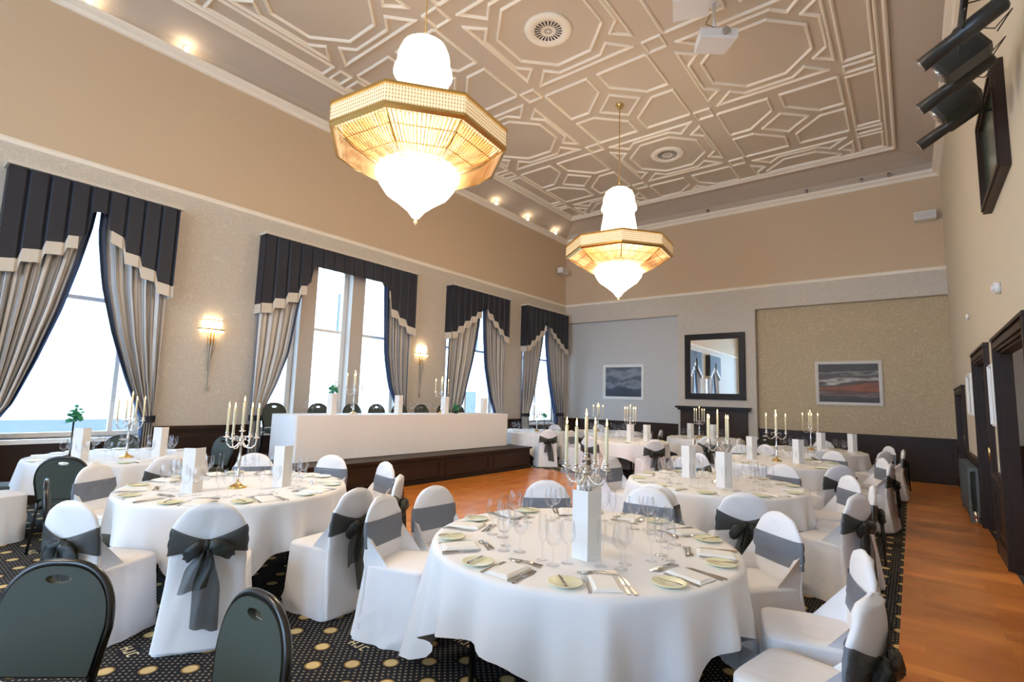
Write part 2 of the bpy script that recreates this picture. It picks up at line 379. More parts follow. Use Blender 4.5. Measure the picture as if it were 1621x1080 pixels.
# ------------------------------------------------------------------ ceiling mouldings
PX, PY = 2.53, 2.56
def mould_poly(b, pts, w=.05, d=.04, z=ZC):
    """closed moulding strip following a polygon (inset mitred)"""
    n = len(pts); a = sum(pts[i][0]*pts[(i+1) % n][1]-pts[(i+1) % n][0]*pts[i][1] for i in range(n))
    if a < 0: pts = pts[::-1]
    def inset(k):
        out = []
        for i in range(n):
            p0, p1, p2 = Vector(pts[i-1]), Vector(pts[i]), Vector(pts[(i+1) % n])
            d1 = (p1-p0).normalized(); d2 = (p2-p1).normalized(); n1 = Vector((-d1.y, d1.x)); n2 = Vector((-d2.y, d2.x))
            m = (n1+n2); m = m/max(.3, m.dot(n1)) if m.length > 1e-6 else n1
            out.append(p1+m*k)
        return out
    pr = [(0, 0), (w*.15, d*.8), (w*.5, d), (w*.85, d*.6), (w, 0)]
    loops = [[(q.x, q.y, z-h) for q in inset(kk)] for kk, h in pr]
    b.loft(loops, False, False, False)
def clip(pts, f, v, keep_less=True):
    out = []; n = len(pts)
    for i in range(n):
        p, q = pts[i], pts[(i+1) % n]; a = p[f] <= v if keep_less else p[f] >= v; c = q[f] <= v if keep_less else q[f] >= v
        if a: out.append(p)
        if a != c:
            t = (v-p[f])/(q[f]-p[f]); out.append((p[0]+(q[0]-p[0])*t, p[1]+(q[1]-p[1])*t))
    return out
def area(p): return abs(sum(p[i][0]*p[(i+1) % len(p)][1]-p[(i+1) % len(p)][0]*p[i][1] for i in range(len(p))))/2
def octo(r): h = r*.4142; return [(h, r), (-h, r), (-r, h), (-r, -h), (-h, -r), (h, -r), (r, -h), (r, h)]
def rot(p, k): 
    for _ in range(k): p = [(-y, x) for x, y in p]
    return p
AX, AY = 1.075, 1.145
def side(A): return [(-A+.16, A), (-.622, .75), (-.402, .97), (.402, .97), (.622, .75), (A-.16, A)]
def pent(sx, sy):
    return [(sx*.09, sy*AY), (sx*(AX-.05), sy*AY), (sx*AX, sy*(AY-.05)), (sx*AX, sy*.09), (sx*.63, sy*.09), (sx*.09, sy*.63)]
b = MB(); bo = MB()
for i in range(3):
    for j in range(-4, 4):
        cx = -4.375+(i-1)*PX; cy = 6.25+j*PY
        polys = []
        if (i+j) % 2 == 1:
            polys = [octo(.82)]+[rot(side(AY if k % 2 == 0 else AX), k) for k in range(4)]
        else:
            polys = [[(.46, 0), (0, .46), (-.46, 0), (0, -.46)]]+[pent(sx, sy) for sx in (-1, 1) for sy in (-1, 1)]
        for p in polys:
            p = [(x+cx, y+cy) for x, y in p]; p = clip(p, 1, PB-.2); p = clip(p, 1, PF+.2, False)
            if len(p) > 2 and area(p) > .03: mould_poly(b, p)
for i in (1, 2):
    for j in range(-4, 4):
        x = -4.375+(i-1.5)*PX; y = 6.25+(j-.5)*PY
        if PF+.3 < y < PB-.3: mould_poly(b, [(x-.17, y-.17), (x+.17, y-.17), (x+.17, y+.17), (x-.17, y+.17)], .04)
for (x0, x1) in ((PL+.2, -8.05), (-.70, PR-.2)):
    for j in range(-5, 4):
        y0 = max(PF+.2, 6.25+(j-.5)*PY+.24); y1 = min(PB-.2, 6.25+(j+.5)*PY-.24)
        if y1-y0 > .3: mould_poly(b, [(x0, y0), (x1, y0), (x1, y1), (x0, y1)])
        yc = 6.25+(j+.5)*PY
        if PF+.5 < yc < PB-.5: mould_poly(b, [(x0, yc-.13), (x1, yc-.13), (x1, yc+.13), (x0, yc+.13)], .04)
mould_poly(b, [(PL, PF), (PR, PF), (PR, PB), (PL, PB)], .07, .07)
mould_poly(b, [(PL+.13, PF+.13), (PR-.13, PF+.13), (PR-.13, PB-.13), (PL+.13, PB-.13)], .05, .05)
struct(b.build('trim_5', 'mould'))
for y, lab in ((6.25, 'nearer the camera, beside the nearer chandelier'), (11.37, 'farther away, above the farther chandelier')):
    t = thing('ceiling_vent', 'round white pierced plaster ceiling vent '+lab, 'ceiling vent', (-4.375, y, ZC))
    MB().lathe([(.0, -.012), (.24, -.014), (.25, -.03), (.31, -.034), (.36, -.03), (.40, 0)], 40).build('rose', 'mould', t)
    s = MB()
    for k in range(22):
        a = 2*pi*k/22; s.add([(cos(a+e)*r_, sin(a+e)*r_, -.0165) for r_, e in ((.12, -.06), (.225, -.08), (.225, .08), (.12, .06))], [(0, 1, 2, 3)])
    for k in range(10):
        a = 2*pi*k/10; s.add([(cos(a+e)*r_, sin(a+e)*r_, -.0165) for r_, e in ((.03, -.16), (.07, -.1), (.07, .1), (.03, .16))], [(0, 1, 2, 3)])
    s.build('slots', 'blackm', t)

# ------------------------------------------------------------------ windows, frames, pelmets, curtains
def window(i, a, e):
    b = MB(); x0, x1 = XL-.3, XL-.22; f = .07
    b.box(x0, x1, a, a+f, ZS, ZT); b.box(x0, x1, e-f, e, ZS, ZT); b.box(x0, x1, a+f, e-f, ZS, ZS+f); b.box(x0, x1, a+f, e-f, ZT-f, ZT)
    n = 3 if e-a > 3 else (2 if e-a > 1.9 else 1)
    zt = 2.9
    b.box(x0+.01, x1-.01, a+f, e-f, zt-.03, zt+.03)
    if n < 3:
        m = a+(e-a)*(.80 if n == 1 else .5); b.box(x0+.01, x1-.01, m-.03, m+.03, ZS, ZT)
    root = b.build('window_%d' % i, 'wframe'); struct(root)
    g = MB().box(x0+.03, x0+.036, a+f*.5, e-f*.5, ZS+.03, ZT-.03).build('pane', 'pane', root)
    MB().box(XL-.22, XL+.09, a-.04, e+.04, ZS-.06, ZS).build('window_sill', 'wframe', root)
    if n == 3:
        for q in (5.35, 6.5):
            MB().box(XL-.34, XL-.02, q-.16, q+.16, ZS, ZT).build('mullion', 'stone', root)
            for sgn in (-1, 1):
                MB().box(x0, x1+.02, q+sgn*.16, q+sgn*.26, ZS, ZT).build('sash_stile', 'wframe', root)
for i, (a, e, _) in enumerate(WIN): window(i+1, a, e)
def lerp(a, b_, t): return a+(b_-a)*t
def piece(pts, t):
    for (t0, v0), (t1, v1) in zip(pts, pts[1:]):
        if t <= t1: return lerp(v0, v1, (t-t0)/max(1e-6, t1-t0))
    return pts[-1][1]
def pelmet(label, y0, y1, zt, bottom, npl, flat):
    """box-pleated pelmet; bottom = [(y, z)] of lower trim edge"""
    t = thing('curtain_pelmet', label, 'pelmet', (XL, (y0+y1)/2, 0)); ym = (y0+y1)/2
    xo = .24
    N_ = npl*8; b = MB(); trs = (MB(), MB())
    def X(s):   # pleat relief
        q = (s*npl) % 1; return xo+.018*(1 if q < .86 else -.6)
    rows = 6; pts = []; L_ = []
    for j in range(N_+1):
        s = j/N_; y = lerp(y0, y1, s)-ym
        zb = piece(bottom, lerp(y0, y1, (int(min(s, .9999)*npl)+.5)/npl))*.8+piece(bottom, y+ym)*.2
        L_.append((X(s), y, zb))
    b.grid(lambda u, v: (L_[round(u*N_)][0]+.012*v, L_[round(u*N_)][1], lerp(zt, L_[round(u*N_)][2]+.17, v)), N_, rows, False)
    for yy in (y0-ym, y1-ym):
        zb = L_[0][2] if yy < 0 else L_[-1][2]
        b.add([(0, yy, zt), (xo, yy, zt), (xo, yy, zb+.17), (0, yy, zb+.17)], [(0, 1, 2, 3)])
        (trs[0] if yy < 0 else trs[1]).add([(0.01, yy, zb+.17), (xo+.01, yy, zb+.17), (xo+.01, yy, zb), (0.01, yy, zb)], [(0, 1, 2, 3)])
    b.box(0, xo, y0-ym, y1-ym, zt-.02, zt)
    b.build('valance', 'navy', t)
    for j in range(N_):
        p, q = L_[j], L_[j+1]
        if flat[0] < (p[1]+q[1])/2+ym < flat[1]: continue
        (trs[0] if p[1]+ym < (flat[0]+flat[1])/2 else trs[1]).add([(p[0]+.014, p[1], p[2]+.18), (q[0]+.014, q[1], q[2]+.18), (q[0]+.026, q[1], q[2]), (p[0]+.026, p[1], p[2])], [(0, 1, 2, 3)])
    for tr in trs: tr.build('trim_band', 'trimf', t)
    MB().box(0, xo+.06, y0-ym-.03, y1-ym+.03, zt, zt+.045).build('top_board', 'trimf', t)
    return t
def curtain(label, yo, lead, zt, zb=.04, nf=9, seed=0):
    """yo: outer y, lead: [(z, y)] leading edge from top down; gathers towards the tieback"""
    rnd = random.Random(seed); t = thing('curtain', label, 'curtain', (XL, yo, 0))
    lead = sorted(lead); ph = [rnd.uniform(0, 6.28) for _ in range(3)]
    def fn(u, v):
        z = lerp(zt, zb, v); yi = piece(lead, z); w_ = abs(yi-yo)
        y = yo+(yi-yo)*u
        pinch = min(1, w_/.8)
        x = .13+.035*sin(2*pi*nf*u+ph[0]+.6*sin(3*v+ph[1]))*(1.1-.45*pinch)+.02*sin(2*pi*nf*.5*u+ph[2])
        y += .014*sin(4*pi*nf*u+ph[1])*(1 if 0 < u < 1 else 0)
        return (x, y-yo, z)
    m = MB().grid(lambda u, v: fn(u*.9, v), 120, 40, True, True); m.build('drape', 'drape', t)
    MB().grid(lambda u, v: fn(.9+.1*u, v), 10, 40).build('leading_edge', 'navyedge', t)
    MB().grid(lambda u, v: (lambda p: (p[0]-.03, p[1], p[2]))(fn(u, v)), 60, 20).build('lining', 'navyedge', t)
    zt_ = 1.12; yi = piece(lead, zt_)
    lo, hi = sorted((0, yi-yo)); pts = [((lo+hi)/2+(hi-lo+.06)/2*cos(a), .13+.085*sin(a)) for a in [k*2*pi/20 for k in range(20)]]
    b = MB(); b.loft([[(x, y, zt_-.05+.0*y) for y, x in pts], [(x, y, zt_+.05) for y, x in pts]], False, False)
    b.build('tieback', 'navy', t)
    return t
WD = [
 ('window beside the camera, outside the picture', -2.6, -.5, [(-2.6, 3.0), (-1.8, 3.45), (-1.55, 3.9), (-1.35, 3.6), (-.5, 3.0)], 9, [(4.3, -1.5), (3.8, -1.58), (2.6, -1.85), (1.15, -2.3), (0, -2.25)], [(4.3, -1.56), (3.8, -1.5), (2.6, -1.25), (1.15, -.75), (0, -.8)]),
 ('the left-hand window, largest in view', .89, 2.88, [(.89, 2.95), (1.15, 3.16), (1.33, 3.29), (1.5, 3.41), (1.66, 3.5), (1.84, 3.93), (1.98, 3.93), (2.18, 3.5), (2.4, 3.36), (2.62, 3.17), (2.88, 2.95)], 9, [(4.3, 1.87), (3.86, 1.83), (3.3, 1.74), (2.64, 1.61), (1.92, 1.42), (1.33, 1.24), (1.15, 1.12), (0, 1.15)], [(4.3, 1.9), (3.8, 1.9), (3.08, 2.01), (2.36, 2.2), (1.72, 2.43), (1.08, 2.7), (0, 2.68)]),
 ('the wide three-light window behind the head table', 4.28, 7.9, [(4.28, 2.95), (4.63, 3.13), (5.12, 3.44), (5.18, 3.9), (7.04, 3.9), (7.1, 3.5), (7.22, 3.38), (7.9, 2.93)], 15, [(4.3, 5.3), (3.31, 5.08), (2.32, 4.94), (1.72, 4.75), (1.37, 4.6), (1.12, 4.5), (0, 4.55)], [(4.3, 7.05), (3.79, 7.08), (2.51, 7.17), (1.82, 7.33), (1.32, 7.6), (1.1, 7.66), (0, 7.6)]),
 ('the third window, just beyond the head table', 9.12, 11.47, [(9.12, 3.0), (9.64, 3.38), (10.2, 3.75), (10.33, 3.9), (10.5, 3.85), (10.68, 3.72), (11.47, 3.1)], 10, [(4.3, 10.36), (3.57, 10.31), (2.6, 10.11), (1.42, 9.76), (1.1, 9.5), (0, 9.55)], [(4.3, 10.42), (3.51, 10.47), (2.46, 10.58), (1.6, 10.84), (1.1, 11.1), (0, 11.05)]),
 ('the farthest window, next to the back wall', 12.35, 14.7, [(12.35, 2.97), (13.3, 3.68), (13.42, 3.8), (13.6, 3.76), (14.7, 3.06)], 10, [(4.3, 13.45), (3.47, 13.38), (1.84, 13.0), (1.1, 12.7), (0, 12.75)], [(4.3, 13.52), (3.29, 13.6), (2.2, 13.8), (1.05, 14.2), (0, 14.2)]),
]
FLAT = [(-1.7, -1.4), (1.66, 2.02), (5.12, 7.08), (10.25, 10.5), (13.38, 13.62)]
for k, (lab, y0, y1, bot, npl, l1, l2) in enumerate(WD):
    pelmet('navy box-pleated pelmet with pale trim, '+lab.replace('the ', ''), y0, y1, 4.46, bot, npl, FLAT[k])
    curtain('silver striped left curtain, tied back, '+lab.replace('the ', ''), y0+.04, l1, 4.3, nf=9 if k != 2 else 7, seed=k)
    curtain('silver striped right curtain, tied back, '+lab.replace('the ', ''), y1-.04, l2, 4.3, nf=9, seed=k+20)

# outside
b = MB(); b.box(-60, XL-.36, -40, 60, -3.2, -3); struct(b.build('ground_outside', 'pave'))
def building(label, x, y0, y1, z1, wins, roofz=None):
    t = thing('building', label, 'building', (x, (y0+y1)/2, -3)); ym = (y0+y1)/2
    b = MB(); b.box(-6, 0, y0-ym, y1-ym, 0, z1+3); b.build('wall', 'facade', t)
    MB().box(-6.1, .25, y0-ym-.1, y1-ym+.1, z1+3, z1+3.25).build('cornice', 'facade', t)
    for (y, z, ww, hh) in wins:
        f = MB().box(0, .06, y-ym-ww/2-.08, y-ym+ww/2+.08, z+3-.08, z+3+hh+.08).build('window_frame', 'wframe', t)
        MB().box(.0, .075, y-ym-ww/2, y-ym+ww/2, z+3, z+3+hh).build('pane', 'shade', f)
building('tall pale rendered building across the street outside the windows', -19, -6, 60, 10, [(y, z, .9, 1.6) for y in (.6, 8.5, 12.5, 16.5, 20.5, 24.5, 28.5, 33, 38) for z in (.3, 4.2) if z < 1 or y > 8])
t = thing('outbuilding', 'low flat-roofed building seen through the bottom of the left-hand window', 'building', (-14.5, 2.6, -3))
MB().box(-2, 2, -2.2, 1.6, 0, 3.55).build('wall', 'facade', t); MB().box(-2.1, 2.1, -2.3, 1.7, 3.55, 3.75).build('roof', 'roof', t)
for y in (-1.5, -.2): MB().box(2, 2.03, y-.35, y+.35, 2.2, 3.2).build('pane', 'shade', t)

# ------------------------------------------------------------------ mantel, mirror, pictures, wall fittings
t = thing('fireplace_mantel', 'dark wooden fireplace mantelpiece under the mirror on the back wall', 'mantelpiece', (-4.43, YB, 0))
MB().box(-1.0, 1.0, -.28, .0, 1.48, 1.54).box(-.95, .95, -.22, 0, 1.43, 1.48).build('shelf', 'darker', t)
MB().box(-.9, .9, -.14, 0, 1.08, 1.43).box(-.8, .8, -.155, -.14, 1.14, 1.16).box(-.8, .8, -.155, -.14, 1.35, 1.37).build('frieze', 'dark', t)
for s in (-1, 1):
    b = MB(); b.box(s*.9, s*.62, -.15, 0, 0, 1.08)
    for q in range(4): x = s*(.66+q*.065); b.box(x, x+s*.03, -.165, -.15, .2, 1.0)
    b.box(s*.92, s*.6, -.175, 0, 0, .16); b.build('pilaster', 'dark', t)
MB().box(-.62, .62, -.06, 0, 0, 1.08).build('surround', 'dark', t)
MB().box(-.36, .36, -.065, -.06, 0, .75).build('hearth_opening', 'blackm', t)
def framed(name, label, cat, wall, c, z0, z1, hw, fw, fd, fm, cm, inner='canvas', mount=0):
    """wall: 'back' or 'right'; c = centre along the wall"""
    if wall == 'back': t = thing(name, label, cat, (c[0], c[1], z0)); bx = lambda b, a0, a1, d0, d1, q0, q1: b.box(a0, a1, -d1, -d0, q0, q1)
    else: t = thing(name, label, cat, (c[0], c[1], z0)); bx = lambda b, a0, a1, d0, d1, q0, q1: b.box(-d1, -d0, a0, a1, q0, q1)
    h = z1-z0; b = MB()
    for (a0, a1, q0, q1) in ((-hw, hw, 0, fw), (-hw, hw, h-fw, h), (-hw, -hw+fw, fw, h-fw), (hw-fw, hw, fw, h-fw)):
        bx(b, a0, a1, 0.001, fd, q0, q1)
    for (a0, a1, q0, q1) in ((-hw+.02, hw-.02, .02, fw*.6), (-hw+.02, hw-.02, h-fw*.6, h-.02), (-hw+.02, -hw+fw*.6, fw*.6, h-fw*.6), (hw-fw*.6, hw-.02, fw*.6, h-fw*.6)):
        bx(b, a0, a1, fd, fd+.015, q0, q1)
    b.build('frame', fm, t)
    if mount: m = MB(); bx(m, -hw+fw, hw-fw, .001, fd*.4, fw, h-fw); m.build('mount', 'card', t)
    k = fw+mount; m = MB(); bx(m, -hw+k, hw-k, .001, fd*.55, k, h-k); m.build(inner, cm, t)
    return t
framed('wall_mirror', 'large mirror in a carved dark wood frame above the mantelpiece', 'mirror', 'back', (-4.39, YB), 1.74, 3.62, .83, .17, .06, 'darker', 'mirror', 'mirror_glass')
framed('framed_picture', 'white framed grey misty landscape picture on the left recess of the back wall', 'picture', 'back', (-7.3, YB+.2), 1.68, 2.8, .71, .06, .03, 'wframe', 'pic1', 'canvas', .03)
framed('framed_picture', 'cream framed orange and black seascape picture on the right recess of back wall', 'picture', 'back', (-1.24, YB+.2), 1.68, 2.78, .70, .075, .035, 'trimf', 'pic2', 'canvas', .0)
framed('framed_picture', 'small pale framed picture on the right wall between the two dark doorways', 'picture', 'right', (XR, 10.75), 1.55, 2.2, .38, .05, .03, 'wframe', 'pic3')
framed('framed_picture', 'tall pale framed picture on the right wall beside the nearest doorway', 'picture', 'right', (XR, 7.86), 1.45, 2.15, .22, .04, .03, 'wframe', 'pic3')
t = framed('interior_window', 'dark framed high window on the right wall above the doorways', 'window', 'right', (XR, 6.37), 3.66, 4.62, .68, .1, .07, 'dark', mat('green glazing', (.05, .09, .075), .15), 'pane')
# doors on right wall
def architrave(i, a, e, tp, dep=.03, w_=.12, leaf=True):
    b = MB(); x0, x1 = XR-dep, XR
    for (y0, y1) in ((a-w_, a), (e, e+w_)):
        b.box(x0, XR, y0, y1, 0, tp+w_); b.box(x0-.02, x0, y0+.03, y1-.03, 0, tp+w_); 
    b.box(x0, XR, a, e, tp, tp+w_); b.box(x0-.02, x0, a, e, tp+.03, tp+w_-.03); b.box(x0-.025, XR, a-w_-.02, e+w_+.02, tp+w_, tp+w_+.03)
    b.box(XR, XR+WT, a, a+.02, 0, tp); b.box(XR, XR+WT, e-.02, e, 0, tp); b.box(XR, XR+WT, a+.02, e-.02, tp-.02, tp)
    root = struct(b.build('door_%d' % i, 'dark'))
    if leaf:
        m = (a+e)/2
        for s, (y0, y1) in enumerate(((a+.02, m-.003), (m+.003, e-.02))):
            l = MB(); l.box(XR+.06, XR+.1, y0, y1, .01, tp-.02)
            for (q0, q1) in ((.2, .95), (1.1, tp-.2)):
                l.box(XR+.045, XR+.06, y0+.1, y1-.1, q0, q0+.03).box(XR+.045, XR+.06, y0+.1, y1-.1, q1-.03, q1).box(XR+.045, XR+.06, y0+.1, y0+.13, q0, q1).box(XR+.045, XR+.06, y1-.13, y1-.1, q0, q1)
            lf = l.build('door_leaf', 'dark', root)
            hy = y1-.06 if s == 0 else y0+.06
            MB().tube([(XR+.06, hy, 1.0), (XR+.01, hy, 1.0), (XR+.01, hy, 1.15), (XR+.06, hy, 1.15)], .008).build('door_handle', 'brass', lf)
architrave(1, 5.55, 7.36, 2.24, leaf=False)
architrave(2, 8.3, 9.8, 2.28)
architrave(3, 12.15, 14.0, 1.95, w_=.1, leaf=True)
t = thing('radiator', 'dark column radiator standing against the right wall', 'radiator', (XR-.10, 11.0, 0))
for k in range(18):
    y = -.85+k*.1; b = MB(); b.box(-.06, -.03, y-.028, y+.028, .1, .78).box(.03, .06, y-.028, y+.028, .1, .78).box(-.06, .06, y-.03, y+.03, .74, .8).box(-.06, .06, y-.03, y+.03, .1, .15)
    b.build('column', 'radiator', t)
b = MB(); b.tube([(0, -.95, .13), (0, .95, .13)], .018).tube([(0, -.95, .76), (0, .95, .76)], .015)
for y in (-.8, .8): b.box(-.05, .05, y-.02, y+.02, 0, .1)
b.build('pipe', 'radiator', t)
MB().tube([(0, -.95, .13), (0, -1.02, .13), (0, -1.02, 0)], .014).lathe([(.025, .1), (.03, .14), (.025, .2)], 10, (0, -1.02)).build('valve', 'silver', t)
def speaker(label, loc, rz):
    t = thing('wall_speaker', label, 'speaker', loc, rz)
    MB().box(-.2, .2, .06, .26, -.09, .09).build('cabinet', 'whitep', t); MB().box(-.18, .18, .26, .268, -.07, .07).build('grille', mat('grille', (.6, .58, .56), .7), t)
    MB().box(-.03, .03, 0, .06, -.03, .03).build('bracket', 'blackm', t)
speaker('white wall speaker high on the left wall near the back corner', (XL, 14.45, 6.0), -pi/2)
speaker('white wall speaker high on the back wall near the right corner', (.42, YB, 6.08), pi)
t = thing('alarm_sounder', 'small white round device on the right wall above the doorways', 'alarm', (XR, 6.88, 2.84)); 
MB().tube([(0, 0, 0), (-.05, 0, 0)], .06, 16).build('housing', 'whitep', t); MB().tube([(-.05, 0, 0), (-.07, 0, 0)], .03, 16).build('lens_cover', 'whitep', t)
t = thing('wall_sensor', 'tiny white sensor on the right wall before the far corner', 'sensor', (XR, 10.3, 3.05)); MB().tube([(0, 0, 0), (-.04, 0, 0)], .04, 12).build('housing', 'whitep', t)
# spotlights on the cornice
def spot(label, loc, rz, lit):
    t = thing('cornice_spotlight', label, 'spotlight', loc, rz)
    MB().box(-.03, .03, -.14, -.06, 0, .012).tube([(0, -.1, .01), (0, -.1, .06)], .008).build('mount', 'blackm', t)
    MB().tube([(0, -.13, .05), (0, -.05, .07), (0, .0, .08)], [.02, .03, .034], 12).build('housing', 'blackm' if not lit else 'whitep', t)
    MB().lathe([(.0, .0), (.02, .005), (.03, .02), (.034, .04), (.03, .06), (.02, .075), (0, .08)], 12, (0, .02)).build('lamp', 'bulb' if lit else 'lens', t)
for y, lab in ((1.47, 'topmost lit spotlight on the left cornice, cut by the picture edge'), (2.75, 'second lit spotlight on the left cornice above the left-hand window'), (6.9, 'lit spotlight on the left cornice behind the nearer chandelier'), (10.85, 'lit spotlight on the left cornice just right of the nearer chandelier'), (12.4, 'lit spotlight on the left cornice, second from the back corner'), (14.0, 'lit spotlight on the left cornice closest to the back corner')):
    spot(lab, (XL+.1, y, 7.2), -pi/2, True)
for x, lab in ((-4.5, 'leftmost'), (-1.95, 'second from left'), (-.75, 'second from right'), (-.2, 'rightmost')):
    spot('small unlit black spotlight on the back cornice, '+lab, (x, YB-.1, 7.2), pi, False)

# sconces
def sconce(label, y):
    t = thing('wall_sconce', label, 'wall light', (XL, y, 2.65))
    def half(r, z, n=14, rx=.7): return [(r*rx*sin(pi*j/n), r*cos(pi*j/n), z) for j in range(n+1)]
    MB().loft([half(.15, -.02), half(.155, .03), half(.16, .12), half(.15, .16)], smooth=True).build('shade', 'glow2', t)
    MB().loft([half(.19, -.075), half(.2, -.05), half(.19, -.03)]).build('lower_tier', 'glow2', t)
    b = MB(); b.loft([half(.20, -.045), half(.21, -.035), half(.205, -.02)]); b.loft([half(.165, .12), half(.175, .13), half(.165, .14)]); b.build('rim', 'brass', t)
    b = MB()
    for k in range(26):
        a = pi*(k+.5)/26
        for q in range(3): z = -.08-.02*q; r = .19-.012*q; px, py = r*.7*sin(a), r*cos(a); b.lathe([(0, z-.012), (.006, z), (0, z+.006)], 4, (px, py), cap=False)
    b.build('crystal_fringe', 'crystal', t)['kind'] = 'stuff'
    b = MB()
    for dy, L_ in ((-.05, .75), (0, 1.05), (.05, .65)): b.tube([(.05, dy, -.08), (.07, dy*.9, -.3), (.04, dy*.5, -L_*.7), (.03, dy*.2, -L_)], [.011, .013, .010, .004], 6)
    b.lathe([(.0, -1.1), (.02, -1.06), (.012, -1.0)], 8, (.03, 0)); b.build('crystal_drop', mat('smoky crystal %s' % y, (.42, .36, .30), .25, .4), t)
    MB().box(0, .03, -.05, .05, -.3, .1).build('back_plate', 'brass', t)
sconce('lit crystal wall sconce between the left-hand window and the wide window', 3.6)
sconce('lit crystal wall sconce between the wide window and the third window', 8.35)

# ------------------------------------------------------------------ chandeliers
def beads(b, p0, p1, n, r):
    p0 = Vector(p0); p1 = Vector(p1); d = (p1-p0)
    for i in range(n):
        c = p0+d*((i+.5)/n); h = d.length/n*.42
        b.add([(c.x+r, c.y, c.z), (c.x, c.y+r, c.z), (c.x-r, c.y, c.z), (c.x, c.y-r, c.z), (c.x, c.y, c.z+h), (c.x, c.y, c.z-h)],
              [(0, 1, 4), (1, 2, 4), (2, 3, 4), (3, 0, 4), (1, 0, 5), (2, 1, 5), (3, 2, 5), (0, 3, 5)])
def chandelier():
    t = thing('chandelier', '', 'chandelier', (-4.375, 3.7, 0))
    MB().lathe([(.0, ZC-.1), (.03, ZC-.09), (.05, ZC-.05), (.08, ZC-.02), (.08, ZC)], 16).build('ceiling_rose', 'brass', t)
    b = MB(); z = 5.8
    while z < ZC-.1:
        k = int(round(z*20)) % 2; pts = [(.012*cos(a)*(1 if k else 0), .012*cos(a)*(0 if k else 1), z+.02+.024*sin(a)) for a in [q*2*pi/8 for q in range(8)]]
        b.tube(pts, .0035, 4, True); z += .036
    b.tube([(0, 0, 5.7), (0, 0, 5.86)], .02).tube([(0, 0, 5.75), (0, 0, ZC-.08)], .004, 5); b.build('chain', 'brass', t)
    # lit crystal body
    nn = 24
    up = [(.04, 5.78), (.17, 5.77), (.26, 5.70), (.30, 5.60), (.31, 5.48), (.335, 5.42), (.345, 5.36), (.30, 5.32), (.30, 5.22), (.33, 5.05), (.36, 4.85), (.41, 4.66)]
    up = [(r*(1 if i else 1), z) for i, (r, z) in enumerate(up)]
    MB().lathe(up, nn, cap=True).build('upper_crown', 'crown', t)
    low = [(.0, 3.60), (.04, 3.62), (.10, 3.70), (.22, 3.80), (.36, 3.90), (.43, 4.00), (.46, 4.10), (.47, 4.16), (.43, 4.20)]
    MB().lathe(low, nn).build('lower_bowl', 'glow', t)
    MB().lathe([(.0, 3.53), (.018, 3.55), (.022, 3.575), (.01, 3.6), (.03, 3.63)], 10).build('finial', 'crystal', t)
    # octagonal gallery
    a0 = pi/8+.12
    def oc(r, z): return [(r*cos(a0+k*pi/4), r*sin(a0+k*pi/4), z) for k in range(8)]
    MB().loft([oc(.99, 4.62), oc(1.02, 4.60), oc(1.02, 4.42), oc(.97, 4.38), oc(.93, 4.38), oc(.93, 4.60), oc(.99, 4.62)], False, False, False).build('gallery_band', 'goldgal', t)
    MB().loft([oc(1.03, 4.64), oc(1.035, 4.61), oc(1.0, 4.60)], False, False, False).loft([oc(1.03, 4.42), oc(1.03, 4.39), oc(.99, 4.37)], False, False, False).build('gilt_rim', 'brass', t)
    bb = MB()
    def hull(r0, z0, r1, z1, per, n, br, sag=0):
        for k in range(8):
            A0 = a0+k*pi/4; A1 = A0+pi/4
            for q in range(per):
                f = q/per; P = Vector((lerp(cos(A0), cos(A1), f), lerp(sin(A0), sin(A1), f), 0))
                pts = [Vector((P.x*lerp(r0, r1, s), P.y*lerp(r0, r1, s), lerp(z0, z1, s)-sag*4*s*(1-s))) for s in (0, .25, .5, .75, 1)]
                for p, qn in zip(pts, pts[1:]): beads(bb, p, qn, max(2, n//4), br)
    hull(1.01, 4.40, .50, 4.10, 15, 40, .0095, .03)
    bb.build('bead_swags', 'crystal', t)['kind'] = 'stuff'
    bb = MB(); hull(.985, 4.41, .49, 4.13, 17, 36, .012, .02); bb.build('dark_gap_bead_swags', 'gap_amber', t)['kind'] = 'stuff'  # dark amber strands paint in the shaded gaps between the bright strings
    bb = MB(); hull(.92, 4.56, .44, 4.20, 16, 32, .009, -.02); bb.build('inner_beads', 'crystal', t)['kind'] = 'stuff'
    MB().loft([oc(.96, 4.575), oc(.96, 4.59)], True, True, False).build('glow_blocker_plate', 'goldplate', t)  # added plate blocks the crown's glow and bounces the bowl's light golden
    bb = MB()
    for k in range(8):
        A0 = a0+k*pi/4; A1 = A0+pi/4
        for q in range(26):
            f = (q+.5)/26; x = 1.025*lerp(cos(A0), cos(A1), f); y = 1.025*lerp(sin(A0), sin(A1), f); beads(bb, (x, y, 4.60), (x, y, 4.41), 5, .009)
    bb.build('bead_fringe', 'crystal', t)['kind'] = 'stuff'
    # radial ribs and rings of the underside
    b = MB()
    for k in range(8):
        a = a0+k*pi/4; b.tube([(1.0*cos(a), 1.0*sin(a), 4.39), (.75*cos(a), .75*sin(a), 4.215), (.47*cos(a), .47*sin(a), 4.12)], .010, 6)
    for r, z in ((.5, 4.12), (.68, 4.19), (.86, 4.29)): b.tube([Vector(p) for p in oc(r, z)], .006, 5, True)
    b.build('frame', 'brass', t)
    return t
ch = Proto(chandelier())
ch.put((-4.375, 3.7, 0), 0, 'large lit octagonal crystal chandelier nearer the camera', 'crystal chandeliers')
ch.put((-4.375, 8.82, 0), 0, 'smaller looking lit crystal chandelier farther away, near the back wall', 'crystal chandeliers')
ch.put((-4.375, -1.42, 0), 0, 'unseen lit crystal chandelier, added behind the camera to light the room', 'crystal chandeliers')  # added chandelier, unseen, one more light source for the room
